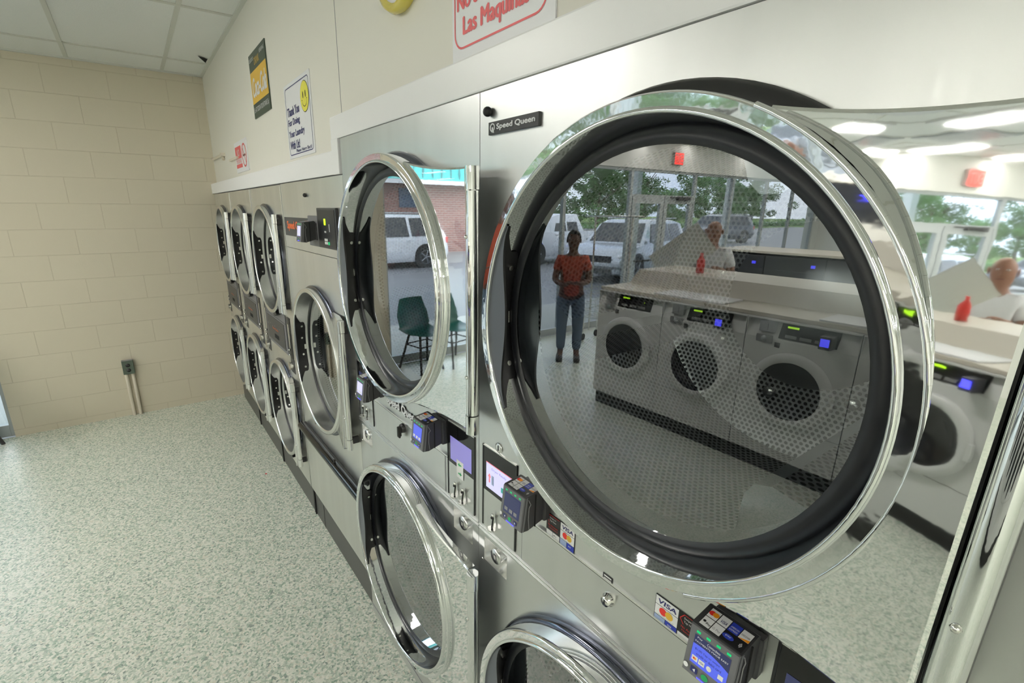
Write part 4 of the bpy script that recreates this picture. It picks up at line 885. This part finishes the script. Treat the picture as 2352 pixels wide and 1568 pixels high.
# ---------------------------------------------------------------- people
def skin_mesh(name, chains, m, parent=None, sub=2):
    """chains: list of [(point, radius)...]; the first point of later chains may index an earlier vertex as ('v', k)"""
    vs = []; es = []; rs = []
    for ch in chains:
        prev = None
        for p, r in ch:
            if isinstance(p, int): prev = p; continue
            vs.append(p); rs.append(r)
            if prev is not None: es.append((prev, len(vs)-1))
            prev = len(vs)-1
    me = bpy.data.meshes.new(name); me.from_pydata(vs, es, []); o = bpy.data.objects.new(name, me); COL.objects.link(o)
    md = o.modifiers.new('skin', 'SKIN'); sv = me.skin_vertices[0].data if me.skin_vertices else None
    if sv is None:
        bm = bmesh.new(); bm.from_mesh(me); bm.verts.layers.skin.verify(); bm.to_mesh(me); bm.free(); sv = me.skin_vertices[0].data
    for k, r in enumerate(rs): sv[k].radius = (r, r) if not isinstance(r, tuple) else r
    sv[0].use_root = True; md.use_smooth_shade = True
    sb = o.modifiers.new('sub', 'SUBSURF'); sb.levels = sub; sb.render_levels = sub
    dg = bpy.context.evaluated_depsgraph_get(); dg.update(); e = bpy.data.meshes.new_from_object(o.evaluated_get(dg))
    o.modifiers.clear(); o.data = e; e.name = name; e.materials.clear(); e.materials.append(MAT[m])
    for p in e.polygons: p.use_smooth = True
    if parent: o.parent = parent
    return o
def fingers(parent, hand, d, side, m):
    d = Vector(d).normalized(); s_ = Vector(side).normalized(); h = Vector(hand); dn = d.cross(s_).normalized()
    ch = []
    return [[(tuple(h+d*.02+s_*(.011+.019*(i-2)+.0)), .010), (tuple(h+d*(.055+.004*(2-abs(i-1.6)))+s_*.019*(i-1.5)), .0088), (tuple(h+d*(.085+.006*(2-abs(i-1.6)))+s_*.019*(i-1.5)+dn*.012), .008), (tuple(h+d*(.100+.008*(2-abs(i-1.6)))+s_*.018*(i-1.5)+dn*.03), .007)] for i in range(4)]+\
           [[(tuple(h-s_*.02-d*.01), .012), (tuple(h-s_*.048+d*.012), .010), (tuple(h-s_*.055+d*.042+dn*.01), .008)]]
def person(name, label, loc, rz, skin, top, bottom, arms, lean=0.0, h=1.75, bald=False):
    r = thing(name, label, 'person', loc, rz); k = h/1.75
    def v(x, y, z): return (x*k, y*k, z*k)
    # body faces -y
    body = [[(v(0, 0, .95), .11*k), (v(0, 0, 1.15), .12*k), (v(0, -.01, 1.36), .13*k), (v(0, .0, 1.46), .065*k), (v(0, -.015, 1.53), .058*k), (v(0, -.03, 1.62), .088*k), (v(0, -.02, 1.70), .085*k), (v(0, -.01, 1.755), .04*k)]]
    for sx, A in ((-1, arms[0]), (1, arms[1])):
        body.append([(2, 0), (v(sx*.17, 0, 1.40), .062*k), (v(*A[0]), .046*k), (v(*A[1]), .034*k), (v(*A[2]), .030*k)])
        body.append([(0, 0), (v(sx*.10, 0, .86), .095*k), (v(sx*.11, -.01, .50), .062*k), (v(sx*.11, .02, .10), .042*k), (v(sx*.12, -.02, .045), .042*k), (v(sx*.13, -.14, .03), .03*k)])
    bd = skin_mesh('body', body, skin, r)
    for sx, A in ((-1, arms[0]), (1, arms[1])):
        hnd = Vector(v(*A[2])); d = (hnd-Vector(v(*A[1]))).normalized(); sd = d.cross(Vector((0, 0, 1))).normalized() if abs(d.z) < .9 else Vector((0, 1, 0))
        for j, fch in enumerate(fingers(None, hnd, d, sd, skin)):
            skin_mesh('thumb' if j == 4 else 'finger', [fch], skin, bd, 1)
    sh = [[(v(0, 0, .88), .150*k), (v(0, 0, 1.0), .150*k), (v(0, 0, 1.14), .143*k), (v(0, 0, 1.34), .148*k), (v(0, .0, 1.43), .085*k)]]
    for sx, A in ((-1, arms[0]), (1, arms[1])):
        e = [a*.62+b_*.38 for a, b_ in zip(A[0], (sx*.17, 0, 1.40))]; sh.append([(3, 0), (v(sx*.165, 0, 1.395), .078*k), (v(*e), .066*k)])
    skin_mesh('shirt', sh, top, r)
    tr = [[(v(0, 0, .96), .125*k)]]
    for sx in (-1, 1): tr.append([(0, 0), (v(sx*.10, 0, .84), .108*k), (v(sx*.11, -.01, .50), .080*k), (v(sx*.11, .02, .12), .064*k)])
    skin_mesh('trousers', tr, bottom, r)
    for sx in (-1, 1):
        b = MB(); b.box(v(sx*.12-.045, -.19, .0), v(sx*.12+.045, .07, .07), 'shoe', .025); b.build('shoe', r)
    b = MB(); b.ball(v(0, -.005, 1.672), .108*k, 'hair', 20, (.86, .98, 1.0))
    for p in b.v:   # keep the cap behind and above the face
        if p.y < -.045*k and p.z < 1.72*k: p.y = -.045*k
        if p.z < 1.60*k: p.z = 1.60*k
    if not bald: b.build('hair', r)
    b = MB(); b.raw([v(-.012, -.112, 1.615), v(.012, -.112, 1.615), v(0, -.140, 1.608), v(0, -.108, 1.66)], [(0, 1, 2), (1, 3, 2), (0, 2, 3)], skin, True); b.build('nose', r)
    for sx in (-1, 1):
        b = MB(); b.ball(v(sx*.034, -.102, 1.655), .011*k, 'paper_white', 10, (1, 1, .55)); b.ball(v(sx*.034, -.1115, 1.655), .0055*k, 'black', 8); b.build('eye', r)
        b = MB(); b.ball(v(sx*.088, -.01, 1.64), .03*k, skin, 10, (.35, .6, 1.1)); b.build('ear', r)
    b = MB(); b.box(v(-.026, -.119, 1.575), v(.026, -.10, 1.583), 'lip', .003); b.build('mouth', r)
    return r
person('person', 'man in a white T-shirt folding laundry at the washer island', (3.02, 4.62, 0), rad(-30), 'skin_brown', 'cloth_white', 'trouser_dark',
       (((-.24, -.06, 1.12), (-.15, -.30, 1.22), (-.10, -.36, 1.26)), ((.25, -.06, 1.12), (.12, -.30, 1.20), (.06, -.36, 1.24))), h=1.72, bald=True)
b = MB(); N = 14
g = [[(u, v_, .02*sin(7*u)*cos(5*v_)) for u in [-.30+.60*i/N for i in range(N+1)]] for v_ in [-.22+.44*j/N for j in range(N+1)]]
vs = [p for row in g for p in row]; b.raw([(p[0], p[2], p[1]) for p in vs]+[(p[0], p[2]+.012, p[1]) for p in vs], [(j*(N+1)+i, j*(N+1)+i+1, (j+1)*(N+1)+i+1, (j+1)*(N+1)+i) for j in range(N) for i in range(N)]+[((N+1)**2+j*(N+1)+i, (N+1)**2+(j+1)*(N+1)+i, (N+1)**2+(j+1)*(N+1)+i+1, (N+1)**2+j*(N+1)+i+1) for j in range(N) for i in range(N)], 'towel', True)
o = b.build('towel', loc=(3.12, 4.20, 1.385)); o.scale = (1.05, 1, .8); o.rotation_euler = (rad(8), rad(38), rad(-12)); tag(o, 'pale grey towel held up and folded by the man in white', 'towel')
person('person', 'person in an orange shirt standing by the laundry cart with hands together', (4.22, 3.68, 0), rad(-45), 'skin_dark', 'cloth_orange', 'denim',
       (((-.23, -.04, 1.12), (-.12, -.24, 1.10), (-.04, -.28, 1.12)), ((.23, -.04, 1.12), (.12, -.24, 1.08), (.05, -.28, 1.10))), h=1.58)
# laundry cart
t = thing('laundry_cart', 'chrome wire laundry cart with a hanging rail near the storefront', 'cart', (4.55, 4.75, 0), rad(-10))
b = MB()
for z in (.35, .45, .55, .65, .75): b.tube([(-.28, -.2, z), (.28, -.2, z), (.28, .2, z), (-.28, .2, z), (-.28, -.2, z)], .004, 'chrome_small', 6)
for i in range(9):
    x = -.28+.07*i; b.tube([(x, -.2, .75), (x, -.2, .35), (x, .2, .35), (x, .2, .75)], .003, 'chrome_small', 6)
b.build('basket', t)
b = MB()
for sx in (-1, 1): b.tube([(sx*.28, 0, .12), (sx*.28, 0, 1.75)], .013, 'chrome_small', 10)
b.tube([(-.45, 0, 1.75), (.45, 0, 1.75)], .013, 'chrome_small', 10); b.build('hanging_rail', t)
for sx in (-1, 1):
    for sy in (-1, 1):
        b = MB(); b.tube([(sx*.26, sy*.18, .35), (sx*.26, sy*.18, .10)], .009, 'chrome_small', 8); b.build('leg', t)
        b = MB(); b.cyl((sx*.26-.012, sy*.18, .05), (sx*.26+.012, sy*.18, .05), .05, 'tyre', 16); b.build('wheel', t)
# moulded chairs
def chair(label):
    r = thing('shell_chair', label, 'chair', (0, 0, 0), 0, 'dark green shell chairs by the window'); N = 12
    pts = []
    for j in range(N+1):     # from seat front to back top; faces -y
        t_ = j/N
        if t_ < .5: y = -.22+.40*(t_/.5); z = .45-.03*sin(pi*t_/.5)+(.0 if t_ > .05 else -.01)
        else: q_ = (t_-.5)/.5; y = .18+.10*sin(q_*pi/2)*.9; z = .45+.37*q_
        hw = .22 if t_ < .75 else .22-.06*(t_-.75)/.25
        for i in range(N+1):
            s_ = -1+2*i/N; pts.append((hw*s_, y-(.04*s_*s_ if t_ > .5 else 0), z+(.03*s_*s_ if t_ <= .5 else 0)))
    n = (N+1)**2; F = [(j*(N+1)+i, j*(N+1)+i+1, (j+1)*(N+1)+i+1, (j+1)*(N+1)+i) for j in range(N) for i in range(N)]
    b = MB(); b.raw(pts+[(p[0], p[1]+.006, p[2]-.006) for p in pts], F+[tuple(n+a for a in f[::-1]) for f in F], 'chair_green', True); b.build('shell', r)
    for sx in (-1, 1):
        for sy in (-1, 1): b = MB(); b.cyl((sx*.13, sy*.10, .43), (sx*.21, sy*.21, 0), .014, 'charcoal', 10); b.build('leg', r)
    b = MB(); b.tube([(-.16, -.14, .30), (.16, -.14, .30), (.16, .14, .30), (-.16, .14, .30), (-.16, -.14, .30)], .008, 'charcoal', 8); b.build('stretcher', r)
    return r
c = chair('dark green shell chair by the window, nearer the block wall'); c.location = (4.93, 2.0, 0); c.rotation_euler = (0, 0, rad(-100)); 
c2 = dup(c); c2.location = (4.93, 2.50, 0); c2['label'] = 'dark green shell chair by the window, farther from the block wall'

# ---------------------------------------------------------------- outside
GZ = -.12
b = MB(); b.box((XF+.0, -8, GZ-.3), (XF+2.0, 30, -.02), 'concrete'); o = b.build('sidewalk'); struct(o)
b = MB(); b.box((XF+2.0, -40, GZ-.3), (30, 70, GZ), 'asphalt'); o = b.build('parking_ground'); struct(o)
b = MB(); b.box((34, -60, GZ-.3), (46, 110, GZ+.01), 'road'); b.box((46, -60, GZ-.3), (120, 140, GZ+.02), 'grass'); b.box((30, -60, GZ-.3), (34, 110, GZ+.03), 'grass'); struct(b.build('road_ground'))
# covered walk posts
for i, y in enumerate((1.2, 4.9, 8.3, 12.0)):
    b = MB(); b.box((-.075, -.075, 0), (.075, .075, 3.3), 'post_white', .01); o = b.build('canopy_post', loc=(7.0, y, -.02)); o['group'] = 'white canopy posts'
    tag(o, ['white canopy post outside by the block wall', 'white canopy post outside behind the laundry cart', 'white canopy post outside the entrance door', 'white canopy post outside at the far end of the storefront'][i], 'post', 'white canopy posts')
b = MB(); b.box((XF+.2, -8, 3.3), (7.3, 30, 3.45), 'teal'); o = b.build('canopy'); struct(o)
# brick wing with teal fascia
t = thing('brick_building', 'red brick building with a teal fascia across the parking lot', 'building', (0, 0, 0))
b = MB(); b.box((20, -14, GZ), (30, 12.6, 2.95), 'brick_red'); b.build('wall', t)
b = MB(); b.box((19.2, -14, 2.95), (30, 13.2, 4.4), 'teal')
for i in range(60): b.box((19.17, -14+.45*i, 3.1), (19.2, -13.97+.45*i, 4.35), 'car_dark')
b.build('fascia', t); b = MB(); b.box((19.1, -14, 2.85), (19.3, 13.3, 3.02), 'post_white'); b.build('gutter', t)
for y in (9.0, 4.6): b = MB(); b.box((19.96, y, 1.9), (20, y+1.2, 2.7), 'denim'); b.build('window', t)

def car(name, label, loc, rz, L, W, H, mt, kind, cat='car'):
    """car heading along local -y"""
    r = thing(name, label, cat, loc, rz)
    if kind == 'suv': prof = [(0, .30, .55, .62), (.03, .24, .78, .80), (.10, .22, .92, .94), (.26, .22, 1.0, 1.02), (.38, .22, 1.02, H*.93), (.46, .22, 1.02, H), (.80, .22, 1.04, H*.99), (.92, .24, 1.05, H*.94), (.985, .30, 1.0, 1.05), (1, .36, .7, .72)]
    elif kind == 'pickup': prof = [(0, .36, .70, .76), (.03, .30, .98, 1.0), (.12, .28, 1.08, 1.10), (.25, .28, 1.14, 1.15), (.34, .28, 1.16, H*.95), (.40, .28, 1.16, H), (.58, .28, 1.16, H), (.625, .28, 1.16, 1.20), (.63, .28, 1.14, 1.17), (.98, .30, 1.14, 1.16), (1, .40, 1.0, 1.04)]
    rings = []
    for (f, z0, zb, zr) in prof:
        y = -L/2+L*f; w = W/2*(1-.10*max(0, (.08-f)/.08)-.05*max(0, (f-.95)/.05)); wr = w*(.98-.22*max(0, (zr-zb)/(H-1.0)))
        rings.append([(-w*.94, y, z0), (-w, y, z0+.18), (-w, y, (z0+zb)/2), (-w*.97, y, zb), (-wr, y, zr-.02 if zr-zb > .2 else zr), (-wr*.8, y, zr+.01), (wr*.8, y, zr+.01), (wr, y, zr-.02 if zr-zb > .2 else zr), (w*.97, y, zb), (w, y, (z0+zb)/2), (w, y, z0+.18), (w*.94, y, z0)])
    n = 12; b = MB(); vs = [p for q in rings for p in q]
    b.raw(vs, [(i*n+k, i*n+(k+1) % n, (i+1)*n+(k+1) % n, (i+1)*n+k) for i in range(len(rings)-1) for k in range(n)]+[tuple(range(n))[::-1], tuple(range((len(rings)-1)*n, len(rings)*n))], mt, True)
    o = b.build('body', r); m_ = o.modifiers.new('bevel', 'BEVEL'); m_.width = .02; m_.segments = 2; m_.limit_method = 'ANGLE'; m_.angle_limit = rad(35)
    b = MB()   # arch linings
    WY = (-L*.5+L*.19, -L*.5+L*.80)
    wr_ = .36 if kind == 'suv' else .39
    for y in WY:
        for sx in (-1, 1): b.cyl((sx*(W/2-.30), y, wr_+.02), (sx*(W/2+.004), y, wr_+.02), wr_+.07, 'hub_black', 28)
    b.build('wheel_arch', r)
    for y in WY:
        for sx in (-1, 1):
            b = MB(); b.cyl((sx*(W/2-.22), y, wr_), (sx*(W/2+.012), y, wr_), wr_, 'tyre', 30); wl = b.build('wheel', r)
            b = MB(); xo = sx*(W/2+.016); b.lathe((xo-sx*.004, y, wr_), [(.24, 0), (.225, sx*.006), (.22, -.0)], 'alloy', 24, 'x')
            for k in range(5):
                a = 2*pi*k/5; b.tube([(xo, y, wr_), (xo, y+.22*cos(a), wr_+.22*sin(a))], .03, 'alloy', 6)
            b.build('wheel_rim', wl)
    # glazing (slightly proud panels)
    def side(y0, y1, za, zb_, t0, t1):
        for sx in (-1, 1):
            w0 = W/2*.97+.006; w1 = W/2*.80+.012
            b = MB(); b.face([(sx*w0, y0, za), (sx*w0, y1, za), (sx*w1, y1+t1, zb_), (sx*w1, y0+t0, zb_)], 'car_glass'); b.build('side_window', r)
    Y = lambda f: -L/2+L*f
    if kind == 'suv':
        side(Y(.36), Y(.50), 1.06, H-.11, .28, 0); side(Y(.515), Y(.68), 1.06, H-.10, 0, -.06); side(Y(.70), Y(.90), 1.07, H-.12, -.04, -.16)
        b = MB(); b.face([(-W*.42, Y(.272), 1.04), (W*.42, Y(.272), 1.04), (W*.36, Y(.383), H*.93+.0), (-W*.36, Y(.383), H*.93)], 'car_glass'); 
        for v_ in b.v: v_.y -= .02; v_.z += .03
        b.build('windscreen', r)
        for sx in (-1, 1): b = MB(); b.tube([(sx*W*.36, Y(.45), H+.04), (sx*W*.36, Y(.88), H+.035)], .018, 'alloy', 8); b.build('roof_rail', r)
        b = MB(); b.face([(-W*.40, Y(.990), 1.06), (W*.40, Y(.990), 1.06), (W*.36, Y(.925), H*.93), (-W*.36, Y(.925), H*.93)], 'car_glass')
        for v_ in b.v: v_.y += .03
        b.build('rear_window', r)
    else:
        side(Y(.35), Y(.46), 1.20, H-.10, .22, 0); side(Y(.475), Y(.575), 1.20, H-.09, 0, -.05)
        b = MB(); b.face([(-W*.42, Y(.26), 1.17), (W*.42, Y(.26), 1.17), (W*.36, Y(.345), H*.94), (-W*.36, Y(.345), H*.94)], 'car_glass')
        for v_ in b.v: v_.y -= .02; v_.z += .02
        b.build('windscreen', r)
        b = MB(); b.box((-W*.42, Y(.65), 1.17), (W*.42, Y(.97), 1.185), 'hub_black'); b.build('truck_bed', r)
    b = MB(); b.box((-W*.30, -L/2-.012, .58), (W*.30, -L/2+.02, .76), 'hub_black', .01); b.build('grille', r)
    b = MB(); b.box((-W*.32, -L/2-.014, .30), (W*.32, -L/2+.02, .42), 'hub_black', .01); b.build('air_intake', r)
    for sx in (-1, 1):
        b = MB(); b.ball((sx*W*.41, Y(.035), .74), .13, 'paper_white', 12, (.9, .9, .55)); b.build('headlamp', r)
        b = MB(); b.ball((sx*(W/2+.10), Y(.35), 1.10), .10, mt, 10, (1, .5, .7)); b.build('wing_mirror', r)
        b = MB(); b.box((sx*W*.44-.07, L/2-.10, .82), (sx*W*.44+.07, L/2-.0, 1.02), 'red', .02); b.build('tail_lamp', r)
    for f in ((.51, .69) if kind == 'suv' else (.47,)):
        for sx in (-1, 1): b = MB(); b.box((sx*(W/2+.003), Y(f)-.14, .93), (sx*(W/2+.03), Y(f)-.02, .96), mt, .006); b.build('door_handle', r)
    return r
car('suv', 'white sport utility vehicle parked before the brick building', (16.0, 6.05, GZ), 0, 5.0, 1.95, 1.78, 'car_white', 'suv')
car('suv', 'silver sport utility vehicle parked just outside the entrance', (9.9, 11.9, GZ), rad(-14), 4.7, 1.9, 1.68, 'car_silver', 'suv')
car('pickup_truck', 'pale silver pickup truck parked farther out, beyond the orange-shirted person', (14.4, 12.9, GZ), 0, 5.5, 1.9, 1.80, 'car_white', 'pickup', 'truck')
car('suv', 'dark sport utility vehicle parked across the lot behind the man in white', (17.5, 30.0, GZ), rad(10), 4.7, 1.9, 1.72, 'car_dark', 'suv')
# trees
def tree(label, x, y, h, rw, seed):
    rnd = random.Random(seed); r = thing('tree', label, 'tree', (x, y, GZ), 0, 'trees beyond the road')
    b = MB(); b.cyl((0, 0, 0), (rnd.uniform(-.3, .3), rnd.uniform(-.3, .3), h*.55), .32, 'bark', 10, .16)
    for k in range(4):
        a = 2*pi*k/4+seed; b.cyl((0, 0, h*.35), (rw*.5*cos(a), rw*.5*sin(a), h*.62), .12, 'bark', 8, .05)
    b.build('trunk', r)
    b = MB()
    cl = [(rnd.gauss(0, rw*.38), rnd.gauss(0, rw*.38), h*rnd.uniform(.10, .88), rnd.uniform(.9, 1.7)) for _ in range(60)]
    for cx, cy, cz, cr_ in cl:
        for _ in range(170):
            a, p_ = rnd.uniform(0, 2*pi), math.asin(rnd.uniform(-1, 1)); rr = cr_*rnd.uniform(.55, 1.0)
            c_ = Vector((cx+rr*cos(a)*cos(p_), cy+rr*sin(a)*cos(p_), cz+rr*sin(p_)*.75)); u = Vector((rnd.gauss(0, 1), rnd.gauss(0, 1), rnd.gauss(0, .6))).normalized(); w_ = u.orthogonal().normalized(); s_ = rnd.uniform(.13, .26)
            b.face([c_-u*s_, c_+w_*s_*.5, c_+u*s_, c_-w_*s_*.5], 'leaf')
    b.build('foliage', r); return r
T = [tree('broad leafy tree beyond the road, behind the pickup truck', 50, 33, 12.5, 7, 1), tree('tall leafy tree beyond the road, left of the entrance door gap', 52, 47, 11.0, 7, 2), tree('rounded leafy tree beyond the road, seen through the entrance door', 54, 62, 11.8, 8, 3)]
spots = [(53, 24, 1.15), (56, 40, 1.1), (50, 55, .72), (58, 74, 1.05), (56, 88, .8), (60, 104, .95), (50, 16, 1.0), (66, 130, 1.1), (64, 117, .7), (49, 70, .45)]
nm = ['leafy tree beyond the road, beside the brick building', 'dense tree filling the gap behind the pickup truck', 'lower tree beyond the road, in front of the treetops', 'tree beyond the road past the entrance', 'smaller tree beyond the road past the entrance', 'tree beyond the road towards the far storefront panes', 'leafy tree rising over the brick building', 'farthest tree beyond the road', 'low tree next to the farthest tree', 'shrubby little tree at the roadside']
for i, ((x, y, s_), l) in enumerate(zip(spots, nm)):
    c = dup(T[i % 3]); c.location = (x, y, GZ); c.scale = (s_, s_, s_); c.rotation_euler = (0, 0, 1.3*i); c['label'] = l
# roadside hedge
b = MB(); rnd = random.Random(5)
for _ in range(9000):
    c_ = Vector((32+rnd.gauss(0, .4), rnd.uniform(14, 100), GZ+abs(rnd.gauss(0, .30)))); u = Vector((rnd.gauss(0, 1), rnd.gauss(0, 1), rnd.gauss(0, 1))).normalized(); w_ = u.orthogonal().normalized(); s_ = rnd.uniform(.12, .28)
    b.face([c_-u*s_, c_+w_*s_*.5, c_+u*s_, c_-w_*s_*.5], 'leaf')
stuff(b.build('hedge_leaves'), 'strip of low green hedge along the near side of the road', 'hedge')
# roadside signs
t = thing('roadside_sign', 'dark roadside sign with white lettering beyond the lot', 'sign', (30, 57.5, GZ), rad(-90))
b = MB(); b.box((-1.6, -.1, .5), (1.6, .1, 1.5), 'sign_dark', .02); b.build('board', t); b = MB(); b.text('Hunter', -1.2, -.11, .75, .55, 'paper_white', wd=2.4); b.build('lettering', t)
for sx in (-1, 1): b = MB(); b.box((sx*1.4-.08, -.08, 0), (sx*1.4+.08, .08, .5), 'post_white'); b.build('leg', t)
t = thing('crossing_sign', 'small red and white roadside placard in the grass strip', 'sign', (30.5, 38, GZ), rad(-90))
b = MB(); b.box((-.6, -.03, .6), (.6, .03, 1.4), 'paper_white', .01); b.build('board', t); b = MB(); b.text('X', -.4, -.04, .7, .6, 'red', wd=.8); b.build('symbol', t)
for sx in (-1, 1): b = MB(); b.box((sx*.5-.03, -.03, 0), (sx*.5+.03, .03, .6), 'post_white'); b.build('leg', t)
